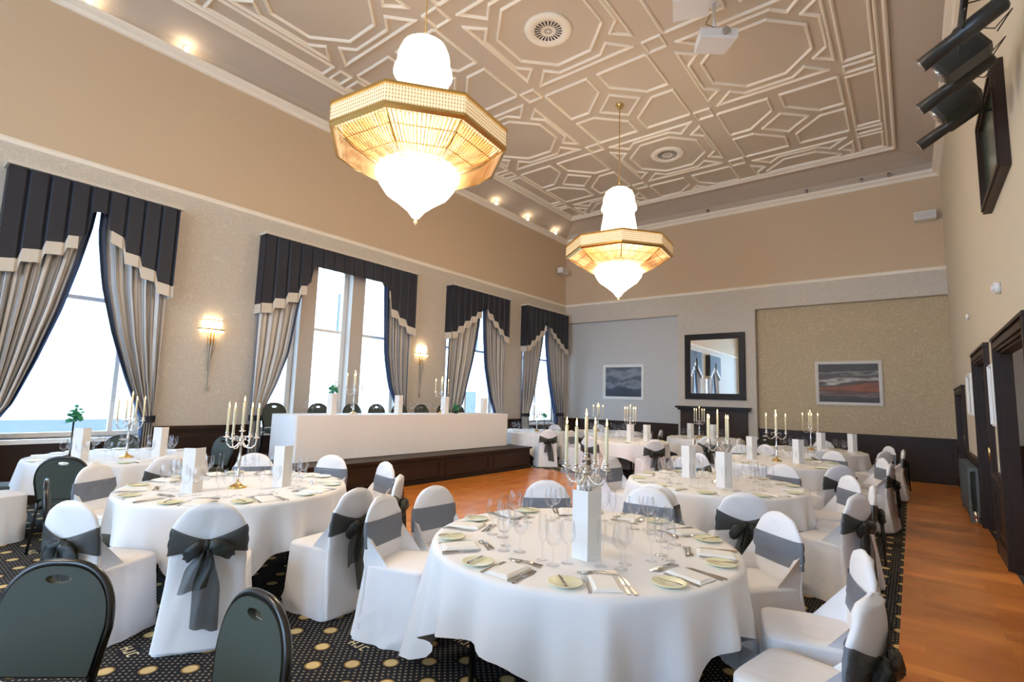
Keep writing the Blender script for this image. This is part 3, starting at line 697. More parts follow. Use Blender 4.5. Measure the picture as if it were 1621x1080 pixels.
# ------------------------------------------------------------------ projector, stage lights
t = thing('projector', 'white projector hanging from the ceiling mouldings', 'projector', (-2.05, 7.2, 6.85), radians(38))
MB().loft([[(-.26, -.16, 0), (.26, -.16, 0), (.22, .19, .0), (-.22, .19, .0)], [(-.27, -.18, .03), (.27, -.18, .03), (.23, .2, .03), (-.23, .2, .03)], [(-.27, -.18, .14), (.27, -.18, .14), (.23, .2, .14), (-.23, .2, .14)], [(-.25, -.16, .16), (.25, -.16, .16), (.21, .18, .16), (-.21, .18, .16)]], smooth=False).build('body', 'whitep', t)
MB().tube([(.08, -.18, .08), (.08, -.23, .08)], [.05, .055], 16).build('lens', 'lens', t)
b = MB(); b.tube([(0, 0, .16), (0, 0, .68)], .022, 10); b.lathe([(.1, .67), (.1, .7)], 16); 
for s in (-1, 1): b.tube([(0, 0, .26), (s*.15, .08, .17)], .008, 6)
b.build('ceiling_mount', 'whitep', t)
MB().tube([(-.05, 0, .5), (-.12, .02, .35), (-.03, -.05, .25), (.03, .0, .3), (.0, .05, .16)], .006, 6).build('cable', 'blackm', t)
t = thing('projector', 'pale boxy ceiling projector cut off by the top edge of the picture', 'projector', (-2.2, 6.62, 7.12), radians(20))
MB().box(-.24, .24, -.2, .2, 0, .13).box(-.2, .2, -.16, .16, .13, .15).build('body', 'whitep', t); MB().tube([(.08, -.2, .07), (.08, -.26, .07)], .045, 14).build('lens', 'lens', t)
MB().tube([(0, 0, .15), (0, 0, .43)], .022).build('ceiling_mount', 'whitep', t)
t = thing('lighting_bar', 'black bar along the right wall carrying the stage lights', 'lighting bar', (0, 0, 0))
MB().tube([(.40, 3.9, 4.36), (.40, 6.3, 4.36)], .022, 10).build('rail', 'blackm', t)
for y in (4.1, 6.1): MB().tube([(.4, y, 4.36), (XR, y, 4.36)], .015, 8).build('bracket', 'blackm', t)
def stage_light(label, y, kind):
    t = thing('stage_light', label, 'stage light', (.38, y, 4.15), 0)
    dr = Vector((-.86, .12, -.48)).normalized(); c = Vector((0, 0, 0))
    if kind == 'long':
        MB().tube([c-dr*.25, c-dr*.23, c+dr*.02, c+dr*.04, c+dr*.26], [.045, .06, .062, .05, .052], 14).build('barrel', 'blackm', t)
        MB().tube([c+dr*.24, c+dr*.262], .044, 14).build('lens', 'lens', t)
    else:
        sd = dr.cross(Vector((0, 0, 1))).normalized(); up = sd.cross(dr)
        def q(s, w, h): p = c+dr*s; return [p+sd*w+up*h, p-sd*w+up*h, p-sd*w-up*h, p+sd*w-up*h]
        MB().loft([q(-.17, .06, .07), q(-.14, .075, .085), q(.1, .075, .085), q(.13, .07, .08)], smooth=False).build('housing', 'blackm', t)
        MB().tube([c+dr*.12, c+dr*.145], .062, 16).build('lens', 'lens', t)
    MB().tube([c+Vector((0, -.07, 0)), c+Vector((0, -.075, .12)), c+Vector((.02, 0, .18)), c+Vector((0, .075, .12)), c+Vector((0, .07, 0))], .008, 6).build('yoke', 'blackm', t)
    MB().tube([c-dr*.24, c-dr*.3+Vector((.03, 0, .1)), c+Vector((.2, .0, .16)), c+Vector((.12, .03, .22)), c+Vector((.02, .0, .21))], .005, 5).build('cable', 'blackm', t)
for k, (y, kd, lab) in enumerate(((4.35, 'long', 'topmost'), (4.68, 'short', 'second from top'), (5.02, 'long', 'middle'), (5.36, 'short', 'second from bottom'), (5.75, 'long', 'lowest'))):
    stage_light('black %s stage light on the bar, %s of the five' % ('barrel' if kd == 'long' else 'box shaped', lab), y, kd)

# ------------------------------------------------------------------ platform and head table
t = thing('platform', 'dark panelled wooden platform under the head table', 'platform', (XL+.02, 6.9, 0))
X1 = -7.1-(XL+.02); Y0, Y1 = 4.15-6.9, 9.85-6.9
MB().box(.05, X1-.02, Y0+.02, Y1-.02, .0, .45).build('base', 'dark', t); MB().box(.05, X1+.02, Y0-.02, Y1+.02, .45, .49).build('deck', 'dark', t)
for k in range(4):
    y0 = Y0+.08+k*(Y1-Y0)/4; y1 = Y0-.06+(k+1)*(Y1-Y0)/4; b = MB(); x0, x1 = X1-.02, X1
    b.box(x0, x1, y0, y1, .1, .125).box(x0, x1, y0, y1, .355, .38).box(x0, x1, y0, y0+.03, .125, .355).box(x0, x1, y1-.03, y1, .125, .355).build('front_panel', 'dark', t)
MB().box(X1-.02, X1+.01, Y0, Y1, 0, .06).build('plinth', 'darker', t)
HX0, HX1, HY0, HY1, HZ = -8.35, -7.6, 4.25, 9.55, 1.235
t = thing('head_table', 'long banquet head table on the platform, hidden under its cloth', 'table', ((HX0+HX1)/2, (HY0+HY1)/2, .49))
MB().box(-.36, .36, -2.6, 2.6, .70, .735).build('tabletop', 'dark', t)
for y in (-2.4, -.8, .8, 2.4):
    for x in (-.3, .3): MB().tube([(x, y, 0), (x, y, .7)], .018).build('leg', 'frame', t)
b = MB(); rnd = random.Random(5)
def per(u):   # perimeter points of the table
    L_ = [(HX0, HY0), (HX1, HY0), (HX1, HY1), (HX0, HY1)]; w1, w2 = HX1-HX0, HY1-HY0; s = u*2*(w1+w2)
    if s < w1: return (HX0+s, HY0), (0, -1)
    s -= w1
    if s < w2: return (HX1, HY0+s), (1, 0)
    s -= w2
    if s < w1: return (HX1-s, HY1), (0, 1)
    return (HX0, HY1-(s-w1)), (-1, 0)
loops = []
for v, z in ((0, HZ), (.02, HZ-.008), (.1, HZ-.08), (.5, .85), (1, .50)):
    l = []
    for k in range(400):
        (x, y), (nx, ny) = per(k/400); o_ = .01+v*(.004*sin(k*.5)+.006*sin(k*.17+1)); l.append((x+nx*o_, y+ny*o_, z))
    loops.append(l)
b.loft(loops, False, False); b.box(HX0-.005, HX1+.005, HY0-.005, HY1+.005, HZ-.01, HZ)
tag(b.build('tablecloth', 'cloth'), 'floor-length white cloth covering the long head table', 'tablecloth')

# ------------------------------------------------------------------ chairs
def rrect(hw, y0, y1, z, n=44, rad=.06, fold=0, ph=0, nf=7):
    pts = []; cx, cy = 0, (y0+y1)/2; hd = (y1-y0)/2; p = 7
    for j in range(n):
        a = 2*pi*j/n; c, s = cos(a), sin(a)
        k = (abs(c)**p+abs(s)**p)**(-1/p); f = 1+fold*(sin(nf*a+ph)+.5*sin((nf*2+1)*a+2*ph))
        pts.append((cx+hw*c*k*f, cy+hd*s*k*f, z))
    return pts
def back_sec(z, off=0, n=44):
    """horizontal section of the covered chair back"""
    zt = .885
    if z > .62: w_ = .218*max(.0, 1-((z-.62)/(zt-.62))**2.6)**.5
    else: w_ = .218+.0*(z-.62)
    yc = -.215-.09*(z-.42) if z > .42 else -.215
    th = .03*max(.25, min(1, (zt-z)/.03))
    return [((w_+off)*(abs(cos(a))**.75)*(1 if cos(a) >= 0 else -1), yc-.05*(1-(cos(a))**2)*0+(th+off)*(abs(sin(a))**.8)*(1 if sin(a) >= 0 else -1)+.02*(1-cos(a)**2)*0, z) for a in [2*pi*j/n for j in range(n)]]
def chair_cover_mesh(seed):
    rnd = random.Random(seed); b = MB(); ph = rnd.uniform(0, 6)
    cr = [(rnd.uniform(0, 2*pi), rnd.uniform(0, .45), rnd.uniform(-1.2, 1.2), rnd.uniform(-.012, .014), rnd.uniform(.012, .03)) for _ in range(16)]
    def crease(a, z):
        d = 0
        for a0_, z0_, sl, am, wd in cr:
            da = ((a-a0_+pi) % (2*pi)-pi)*.25
            if abs(da) < .2:
                q = (z-z0_)-sl*da; d += am*math.exp(-(q/wd)**2)*max(0, 1-abs(da)/.2)
        return d
    zs = [.45*k/18 for k in range(19)]+[.458]
    loops = []; NN = 96
    for z in zs:
        fl = 1-z/.46; l = rrect(.222+.035*fl, -.235-.055*fl, .215+.02*fl, z, NN, fold=.020*fl+.004, ph=ph+z*2.0, nf=7)
        l2 = []
        for jx, (x, y, zz) in enumerate(l):
            a = 2*pi*jx/NN; d = crease(a, z); k = 1+d/.24
            l2.append((x*k, y*k, zz+.006*sin(3*a+ph)*fl*(1 if z > 0 else 0)))
        loops.append(l2)
    loops.append(rrect(.212, -.22, .205, .468, NN)); loops.append(rrect(.16, -.17, .17, .474, NN))
    b.loft(loops, False, True)
    loops = []
    for z in (0.02, .12, .25, .38, .45, .5, .55, .6, .65, .7, .74, .78, .81, .835, .855, .87, .88, .885):
        l = back_sec(z)
        if z < .45:
            fl = 1-z/.45; l = [(x*(1+.13*fl)+.01*fl*sin(9*y_*20+ph), y_*1.0-.07*fl if y_ < -.21 else y_, zz) for x, y_, zz in l]
        wr = .004 if .45 < z < .86 else .001
        l = [(x+wr*sin(z*40+x*30+ph), y_+wr*sin(z*33+x*25+ph*2)+(1 if y_ < -.24 else 0)*crease((x*9+ph) % 6.28, z*.5), zz) for x, y_, zz in l]
        loops.append(l)
    b.loft(loops, False, True)
    # side gussets joining seat and back
    for s in (-1, 1):
        b.add([(s*.215, -.22, .44), (s*.205, -.02, .44), (s*.214, -.25, .68), (s*.16, -.2, .47), (s*.17, -.245, .66)], [(0, 1, 2), (3, 1, 4), (1, 2, 4)], True)
    return b
def sash_meshes(seed):
    rnd = random.Random(seed); ph = rnd.uniform(0, 6); b = MB()
    n = 64; rows = 8
    def fn(u, v):
        a = 2*pi*u; rear = max(0, -sin(a))   # rear half has sin<0
        side_ = abs(cos(a))
        zt = .735-.0*rear; zb = .565
        k = rear**1.0*(1-min(1, side_)**2) if rear > 0 else 0
        k = max(0, 1-abs(cos(a))/.95)*(1 if sin(a) < 0 else 0)
        zt = lerp(.735, .665, k); zb = lerp(.565, .60, k)
        z = lerp(zt, zb, v)
        p = back_sec(min(z, .80), .006+.003*sin(v*14+ph)+ (.012*k*abs(sin(v*9))), 4)[0]
        w_ = p[0]; yc = -.215-.09*(z-.42); th = .038+.003*sin(v*19+a*3)*(1+k)+.012*k
        ca, sa = cos(a), sin(a)
        return (w_*abs(ca)**.75*(1 if ca >= 0 else -1), yc+th*abs(sa)**.8*(1 if sa >= 0 else -1), z)
    front = MB().grid(lambda u, v: fn(u*.5, v), 40, rows); back = MB().grid(lambda u, v: fn(.5+u*.5, v), 40, rows)
    bow = MB(); yk = -.215-.09*.2-.06; zk = .632
    bow.lathe([(0, zk-.035), (.022, zk-.025), (.03, zk), (.022, zk+.025), (0, zk+.035)], 10, (0, yk))
    LT = rnd.choice(((.24, .47), (.45, .22), (.40, .30)))
    for s in (-1, 1):   # puffed loops
        L_ = rnd.uniform(.12, .16); dr = rnd.uniform(.02, .06); secs = []
        for q in range(11):
            f = q/10; x = L_*f; hh = .012+.045*sin(pi*min(1, f*.62+.12))**1.5*(1 if f < .9 else .6); dd = .008+.024*sin(pi*f)
            secs.append([(s*(x+.006*sin(3*a_+ph)), yk-.012+dd*cos(a_)*(1+.25*sin(4*a_+q)), zk-dr*f*1.4+hh*sin(a_)*(1+.12*sin(3*a_+q*.9+ph))) for a_ in [2*pi*w2/16 for w2 in range(16)]])
        bow.loft(secs, True, True)
        TL = LT[0 if s < 0 else 1]+rnd.uniform(-.02, .02); sp = rnd.uniform(.01, .06)
        def tl(u, v, s=s, TL=TL, sp=sp):
            w_ = .02+.065*min(1, v*2.2); x = s*(.01+sp*v)+(u-.5)*w_*2*.9
            return (x, yk-.012-.02*v+.013*sin(u*11+ph+3*v), zk-.02-TL*v-.03*(u if s > 0 else 1-u)*v)
        bow.grid(tl, 14, 12)
    return front, back, bow
def covered_chair(seed):
    t = thing('covered_chair', '', 'chair')
    chair_cover_mesh(seed).build('chair_cover', 'white', t)
    f, bk, bw = sash_meshes(seed)
    s = f.build('sash', 'sash', t); bk.build('sash_back', 'bow', s); bw.build('bow', 'bow', s)
    for x in (-.18, .18):
        for y in (-.19, .18): MB().tube([(x, y, 0), (x, y, .03)], .013, 8).build('leg', 'frame', t)
    return t
cc = [Proto(covered_chair(k)) for k in (1, 2, 3)]
def bare_chair():
    t = thing('banquet_chair', '', 'chair')
    bm = bmesh.new()
    def out(w_, z0, zt, n=28):
        pts = [(-w_*.86, z0)]
        for k in range(n+1):
            a = pi-pi*k/n; pts.append((w_*(abs(cos(a))**.8)*(1 if cos(a) > 0 else -1), z0+(zt-z0)*.45+(zt-z0)*.55*sin(a)**.85))
        pts.append((w_*.86, z0)); return pts
    def yy(z): return -.225-.12*(z-.45)
    outer = out(.205, .50, .885)
    hole = [(.05*cos(a), .838+.017*sin(a)-(0 if sin(a) > 0 else 0)) for a in [2*pi*k/16 for k in range(16)]]
    es = []
    for l in (outer, hole):
        vs = [bm.verts.new((x, yy(z), z)) for x, z in l]
        es += [bm.edges.new((vs[i], vs[(i+1) % len(vs)])) for i in range(len(vs))]
    bmesh.ops.triangle_fill(bm, use_beauty=True, edges=es)
    r = bmesh.ops.extrude_face_region(bm, geom=bm.faces[:]); bmesh.ops.translate(bm, verts=[v for v in r['geom'] if isinstance(v, bmesh.types.BMVert)], vec=(0, -.035, 0))
    bmesh.ops.recalc_face_normals(bm, faces=bm.faces[:])
    me = bpy.data.meshes.new('backrest'); bm.to_mesh(me); bm.free(); me.materials.append(M['chairfab']); o = bpy.data.objects.new('backrest', me); C.objects.link(o); o.parent = t
    MB().tube([(x, yy(z)-.017, z) for x, z in out(.213, .47, .895)], .015, 8).tube([(x, yy(z)-.017, z) for x, z in ((-.18, .50), (.18, .50))], .012, 6).build('back_frame', 'frame', t)
    MB().tube([(x, yy(z)-.017, z) for x, z in [(q[0]*1.15, (q[1]-.838)*1.25+.838) for q in hole]], .005, 6, True).build('handle_rim', 'silver', t)
    MB().loft([rrect(.19, -.19, .2, .405), rrect(.212, -.215, .22, .42), rrect(.215, -.215, .225, .45), rrect(.20, -.2, .21, .468), rrect(.14, -.15, .15, .475)]).build('seat', 'chairfab', t)
    b = MB(); b.tube([(-.19, -.2, .4), (.19, -.2, .4), (.19, .19, .4), (-.19, .19, .4)], .012, 6, True); b.build('seat_frame', 'frame', t)
    for s in (-1, 1):
        MB().tube([(s*.19, .19, .4), (s*.2, .22, 0)], .013, 8).build('leg', 'frame', t)
        MB().tube([(s*.183, yy(.5)-.017, .49), (s*.19, -.23, .38), (s*.2, -.29, 0)], .013, 8).build('leg', 'frame', t)
    return t
bc = Proto(bare_chair())

# ------------------------------------------------------------------ round tables
R = .90; TZ = .755
TAB = {
 'A': ((-1.63, 2.82), 'nearest round table', -97),
 'B': ((-4.77, 2.17), 'front left round table', -75),
 'C': ((-7.72, 2.07), 'round table by left window', -60),
 'D': ((-1.75, 5.85), 'second right-row table', -20),
 'E': ((-1.68, 8.88), 'third right-row table', 10),
 'F': ((-1.6, 11.85), 'farthest right-row table', 30),
 'G': ((-5.05, 10.6), 'table before the grey picture', 15),
 'H': ((-4.15, 13.2), 'table before the mantelpiece', 40),
 'I': ((-8.0, 11.2), 'table beyond the platform', 0),
 'J': ((-6.75, 13.1), 'far left corner table', 20),
 'K': ((-1.75, -.5), 'bottom left corner table', 20),
}
def cloth_mesh(seed, rot_):
    rnd = random.Random(seed); b = MB(); n = 144; ph = rnd.uniform(0, 6); nf = rnd.choice((14, 16, 18))
    loops = []
    for r in (.02, .5, .87): loops.append([(r*cos(2*pi*k/n), r*sin(2*pi*k/n), TZ) for k in range(n)])
    loops.append([((R+.005)*cos(2*pi*k/n), (R+.005)*sin(2*pi*k/n), TZ-.004) for k in range(n)])
    for v in (.04, .1, .2, .32, .45, .6, .8, 1):
        l = []
        for k in range(n):
            a = 2*pi*k/n; q = a-radians(rot_); m = max(abs(cos(q)), abs(sin(q)))
            drop = min(.70, 1.2/m-R+.02*sin(5*a+ph))
            am = v*drop/.4
            rr = R+.012+.03*am*(.6+.4*sin(2*a+ph))+am*(.046*sin(nf*a+ph+1.5*sin(3*a))+.012*sin(nf*2.0*a+1.3*ph)+.012*sin(4*a-ph))
            rr += .04*am*max(0, 1-abs(m-.7071)/.06)
            z = TZ-.006-v*drop
            l.append((rr*cos(a), rr*sin(a), max(z, .02)))
        loops.append(l)
    b.loft(loops, True, False); return b
tab0 = None
def clock(tc, ang):
    """rel angle (deg) with 0 = side facing the camera, 90 = right"""
    return (math.degrees(ang-atan2(-tc[1], -tc[0]))) % 360
PH = ['near edge', 'near right edge', 'lower right edge', 'right edge', 'upper right edge', 'far right edge', 'far edge', 'far left edge', 'upper left edge', 'left edge', 'lower left edge', 'near left edge']
def where(tc, ang): return PH[int(((clock(tc, ang)+15) % 360)//30)]
PH10 = ['edge nearest the camera', 'near side, right of middle', 'right side, nearer half', 'right side, farther half', 'far side, right of middle', 'edge farthest from camera', 'far side, left of middle', 'left side, farther half', 'left side, nearer half', 'near side, left of middle']
# table hardware
t0 = thing('round_table', '', 'table')
MB().lathe([(R-.01, .715), (R, .72), (R, .745), (R-.01, .75)], 64).build('tabletop', 'dark', t0)
for k in range(4):
    a = pi/4+k*pi/2
    MB().tube([(.66*cos(a), .66*sin(a), 0), (.66*cos(a), .66*sin(a), .71)], .017, 10).build('leg', 'frame', t0)
TP = Proto(t0)
cloths = {}
for i, (k, (c, nm, rt)) in enumerate(TAB.items()):
    rz = radians(-128-45) if k == 'A' else radians(rt+45)
    TP.put((c[0], c[1], 0), rz, 'round folding banquet table under white cloth, '+nm, 'round banquet tables')
    o = cloth_mesh(i, rt).build('tablecloth', 'cloth'); o.location = (c[0], c[1], 0)
    tag(o, 'white square tablecloth draped over '+nm, 'tablecloth', 'tablecloths')

# ------------------------------------------------------------------ tableware prototypes
def glass_proto():
    t = thing('wine_glass', '', 'glass')
    MB().lathe([(.0, .0), (.036, .001), (.034, .004), (.006, .009), (.0045, .02), (.0045, .085), (.007, .095)], 14, cap=False).build('stem', 'glass', t)
    MB().lathe([(.006, .095), (.024, .105), (.037, .125), (.042, .15), (.040, .18), (.034, .215)], 16, cap=False).build('bowl', 'glass', t)
    return t
GL = Proto(glass_proto())
def tumbler():
    t = thing('champagne_flute', '', 'glass')
    MB().lathe([(.0, .0), (.032, .001), (.005, .008), (.004, .02), (.004, .08), (.006, .09)], 12, cap=False).build('stem', 'glass', t)
    MB().lathe([(.006, .09), (.018, .11), (.024, .15), (.024, .2), (.021, .235)], 14, cap=False).build('bowl', 'glass', t)
    return t
FL = Proto(tumbler())
def knife(L_=.22):
    b = MB(); b.loft([[(x-w_, y, z0), (x+w2, y, z0), (x+w2, y, z1), (x-w_, y, z1)] for y, x, w_, w2, z0, z1 in ((-L_/2, 0, .006, .006, .001, .005), (-L_/2+.02, 0, .007, .007, 0, .007), (-.02, 0, .005, .005, .001, .006), (0, 0, .004, .004, .002, .004), (.01, 0, .004, .010, .002, .0035), (L_/2-.03, 0, .004, .010, .002, .0035), (L_/2, 0, .003, .0, .002, .003))], smooth=False); return b
def fork(L_=.2):
    b = MB(); b.loft([[(-w_, y, z), (w_, y, z), (w_, y, z+.003), (-w_, y, z+.003)] for y, w_, z in ((-L_/2, .008, .001), (-L_/2+.03, .006, .003), (.0, .003, .008), (.03, .004, .008), (.045, .011, .005), (.06, .012, .004))], smooth=False)
    for k in range(4): x = -.0105+k*.007; b.box(x-.0015, x+.0015, .058, L_/2, .004, .0065)
    return b
def spoon(L_=.19):
    b = MB(); b.loft([[(-w_, y, z), (w_, y, z), (w_, y, z+.003), (-w_, y, z+.003)] for y, w_, z in ((-L_/2, .008, .001), (-L_/2+.03, .005, .003), (.03, .003, .008))], smooth=False)
    b.loft([[(w_*cos(a), y, .006+.5*w_*sin(a)*.5) for a in [2*pi*k/10 for k in range(10)]] for y, w_ in ((.03, .003), (.04, .014), (.06, .02), (.08, .017), (L_/2, .004))]); return b
def single(mb, name, m, cat): return Proto(tag(mb.build(name, m), '', cat))
KN = single(knife(), 'table_knife', 'steel', 'knife'); FK = single(fork(), 'table_fork', 'steel', 'fork'); SP = single(spoon(), 'dessert_spoon', 'steel', 'spoon'); BK = single(knife(.15), 'butter_knife', 'steel', 'knife')
NP = single(MB().loft([[(-.065, -.1, 0), (.065, -.1, 0), (.065, .1, 0), (-.065, .1, 0)], [(-.067, -.102, .004), (.067, -.102, .004), (.067, .102, .004), (-.067, .102, .004)], [(-.063, -.098, .008), (.063, -.098, .008), (.063, .098, .008), (-.063, .098, .008)], [(-.058, -.096, .009), (.058, -.09, .009), (.055, .09, .012), (-.06, .094, .012)], [(-.052, -.09, .014), (.05, -.085, .014), (.05, .08, .016), (-.055, .088, .016)]], smooth=False), 'folded_napkin', 'napkin', 'napkin')
PLT = single(MB().lathe([(.0, .0), (.045, .0), (.05, .004), (.08, .012), (.082, .015), (.078, .015), (.05, .008), (.0, .006)], 28), 'side_plate', 'plate', 'plate')
def card_mesh(w_=.155, h=.36, op=.62):
    b = MB(); t_ = .004
    for s in (-1, 1):
        ca, sa = cos(op), sin(op); d = Vector((s*ca, sa, 0)); n = Vector((-d.y*s, d.x*s, 0))*t_
        p = [Vector((0, 0, 0)), d*w_*.62]; q = [v+n for v in p]
        b.add([p[0], p[1], q[1], q[0]]+[v+Vector((0, 0, h)) for v in (p[0], p[1], q[1], q[0])], [(0, 1, 2, 3), (7, 6, 5, 4), (0, 4, 5, 1), (1, 5, 6, 2), (2, 6, 7, 3), (3, 7, 4, 0)])
    return b
CD = single(card_mesh(), 'menu_card', 'card', 'menu card')
# candle and candelabra
def candle_mesh():
    b = MB(); b.lathe([(.0105, 0), (.0105, .235), (.009, .245), (.0, .243)], 12)
    o = b.build('candle', 'candle'); MB().tube([(0, 0, .24), (0, 0, .255)], .0012, 5).build('wick', 'blackm', o)
    MB().lathe([(0, .248), (.004, .253), (.0058, .262), (.004, .275), (.0015, .288), (0, .296)], 8, cap=False).build('flame', 'flame', o)
    return tag(o, '', 'candle')
CN = Proto(candle_mesh())
ARMR = .135
def candelabra(crystal=False):
    t = thing('candelabra', '', 'candelabra')
    MB().lathe([(.075, 0), (.078, .008), (.06, .018), (.04, .028), (.02, .04), (.012, .05)], 24).build('foot', 'brass' if not crystal else 'silver', t)
    MB().lathe([(.012, .045), (.014, .08), (.022, .1), (.012, .12), (.009, .2), (.016, .25), (.009, .27), (.008, .36), (.018, .39), (.022, .41), (.012, .43), (.01, .455)], 14).build('stem', 'silver', t)
    cup = [(.006, -.03), (.008, -.02), (.028, -.012), (.03, -.008), (.012, -.004), (.014, .02), (.017, .03), (.011, .03), (.011, .0)]
    MB().lathe([(r, z+.50) for r, z in cup], 14).tube([(0, 0, .45), (0, 0, .475)], .008, 8).build('candle_cup', 'silver', t)
    for k in range(4):
        a = k*pi/2; d = Vector((cos(a), sin(a), 0))
        pr = [(.012, .40), (.03, .37), (.06, .345), (.095, .345), (.125, .37), (ARMR, .40), (ARMR, .42)]
        m = MB().tube([d*r+Vector((0, 0, z)) for r, z in pr], [.007, .006, .006, .006, .006, .006, .007], 8)
        m.tube([d*r+Vector((0, 0, z)) for r, z in ((.02, .42), (.045, .445), (.07, .43), (.065, .405), (.05, .41))], .004, 6)
        am = m.build('arm', 'silver', t)
        MB().lathe([(r, z+.445) for r, z in cup], 14, (d.x*ARMR, d.y*ARMR)).build('candle_cup', 'silver', am)
    if crystal:
        b = MB(); rnd = random.Random(3)
        for k in range(4):
            a = k*pi/2
            for q in range(10):
                aa = a+q*2*pi/10*.25; p = Vector((cos(a)*ARMR, sin(a)*ARMR, .42))
                b.lathe([(0, -.045+.425), (.007, -.03+.425), (.004, -.01+.425), (0, .425)], 5, (p.x+.03*cos(q*2*pi/10), p.y+.03*sin(q*2*pi/10)), cap=False)
            a2 = a+pi/2; p0 = Vector((cos(a)*ARMR, sin(a)*ARMR, .42)); p1 = Vector((cos(a2)*ARMR, sin(a2)*ARMR, .42))
            for q in range(14):
                s = (q+.5)/14; p = p0.lerp(p1, s); z = .42-.09*4*s*(1-s); b.lathe([(0, z-.009), (.008, z), (0, z+.009)], 5, (p.x, p.y), cap=False)
            for q in range(10):
                s = (q+.5)/10; p = Vector((0, 0, .47)).lerp(p0+Vector((0, 0, .0)), s); z = p.z-.03*4*s*(1-s); b.lathe([(0, z-.008), (.007, z), (0, z+.008)], 5, (p.x, p.y), cap=False)
        for q in range(16):
            a = q*2*pi/16; b.lathe([(0, .27), (.006, .29), (.003, .32), (0, .33)], 5, (.035*cos(a), .035*sin(a)), cap=False)
        b.build('crystal_drops', clear('cut crystal', (.88, .86, .84), .6, .1), t)['kind'] = 'stuff'
    return t
CBc = Proto(candelabra(True)); CBp = Proto(candelabra(False))
RV = atan2(r2.y, r2.x)
def put_candelabra(x, y, z, place, crystal=False, n=5, spin=-25):
    pr = CBc if crystal else CBp; view = atan2(y, x)-pi/2; rz = view+radians(spin)
    pr.put((x, y, z), rz, ('crystal hung' if crystal else 'silver')+' five-light candelabra, '+place, 'candelabras')
    CN.put((x, y, z+.50), 0, 'tallest centre lit candle, candelabra on '+place, 'candles')
    order = sorted(range(4), key=lambda k: cos(radians(spin)+k*pi/2)); nm = ['outer left', 'inner left', 'inner right', 'outer right']
    for q, k in enumerate(order):
        a = rz+k*pi/2; CN.put((x+ARMR*cos(a), y+ARMR*sin(a), z+.445-.0), 0, 'lit candle, %s arm, candelabra on %s' % (nm[q], place), 'candles')
def shade_len(): pass
# settings
def setting(tc, ang, place, ph, lvl):
    """lvl 3 full, 2 medium, 1 sparse"""
    rz = ang+pi/2   # local -y... local +y points to table centre
    d = Vector((cos(ang), sin(ang), 0)); s = Vector((-sin(ang), cos(ang), 0))   # s: to the diner's right is -s? (diner looks inward)
    right = Vector((-d.y, d.x, 0)); c = Vector((tc[0], tc[1], TZ))
    # diner faces -d; right hand = (-d) x up
    rh = (-d).cross(Vector((0, 0, 1)))
    at = lambda r, o_: c+d*r+rh*o_
    g = 'place settings on '+place
    NP.put(at(.76, 0)+Vector((0, 0, .001)), rz, 'white folded napkin, %s, %s' % (place, ph), 'napkins on '+place)
    PLT.put(at(.775, -.185)+Vector((0, 0, .001)), rz, 'pale yellow side plate, %s, %s' % (place, ph), 'side plates on '+place)
    glz = [(.54, .12, GL, 'large wine glass'), (.50, .03, FL, 'slim flute glass')]
    if lvl >= 2: glz.append((.46, .16, GL, 'wine glass set farther in'))
    for r, o_, pr, nm in glz: pr.put(at(r, o_)+Vector((0, 0, .001)), rz, '%s on %s, %s' % (nm, place, ph), 'glasses on '+place)
    if lvl >= 2:
        KN.put(at(.77, .085)+Vector((0, 0, .001)), rz, 'inner knife, %s, %s' % (place, ph), 'knives on '+place)
        FK.put(at(.77, -.085)+Vector((0, 0, .001)), rz, 'inner fork, %s, %s' % (place, ph), 'forks on '+place)
    if lvl >= 3:
        KN.put(at(.775, .11)+Vector((0, 0, .001)), rz+.06, 'outer knife, %s, %s' % (place, ph), 'knives on '+place)
        SP.put(at(.62, .0)+Vector((0, 0, .001)), rz+pi/2, 'dessert spoon, %s, %s' % (place, ph), 'spoons on '+place)
        FK.put(at(.60, -.01)+Vector((0, 0, .001)), rz-pi/2+.05, 'dessert fork, %s, %s' % (place, ph), 'forks on '+place)
        BK.put(at(.775, -.2)+Vector((0, 0, .0185)), rz+.15, 'butter knife on side plate, %s, %s' % (place, ph), 'butter knives on '+place)
LV = dict(A=3, B=3, C=2, D=2, E=1, F=1, G=1, H=1, I=1, J=1)
for k, lvl in LV.items():
    c, nm, rt = TAB[k]; phi = atan2(-c[1], -c[0])
    for q in range(10):
        setting(c, phi+radians(q*36+(8 if k in 'AD' else 16)), nm, PH10[q], lvl)
# candelabras and cards
put_candelabra(-1.60, 2.80, TZ, TAB['A'][1], True)
put_candelabra(-4.68, 2.12, TZ, TAB['B'][1], spin=-30)
put_candelabra(-7.5, 2.06, TZ, TAB['C'][1], spin=20)
put_candelabra(-1.70, 5.85, TZ, TAB['D'][1], True, spin=-40)
put_candelabra(-1.70, 8.88, TZ, TAB['E'][1], spin=3)
put_candelabra(-1.64, 11.85, TZ, TAB['F'][1], spin=10)
put_candelabra(-4.95, 10.6, TZ, TAB['G'][1], spin=30)
put_candelabra(-4.25, 13.1, TZ, TAB['H'][1], spin=-30)
put_candelabra(-7.9, 11.2, TZ, TAB['I'][1], spin=-30)
put_candelabra(-7.0, 12.9, TZ, TAB['J'][1], spin=-10)
put_candelabra(-8.0, 5.55, HZ, 'left half of head table', spin=5)
put_candelabra(-8.0, 7.75, HZ, 'right half of head table', spin=5)
def cards(k, lst):
    c, nm, _ = TAB[k]
    for (dx, dy), w_ in lst:
        x, y = c[0]+dx, c[1]+dy; CD.put((x, y, TZ+.001), atan2(y, x)-pi/2+.1, 'folded white menu card, %s, %s' % (nm, w_), 'menu cards')
cards('A', [((.24, -.36), 'in front of the candelabra'), ((-.02, .12), 'behind the candelabra')])
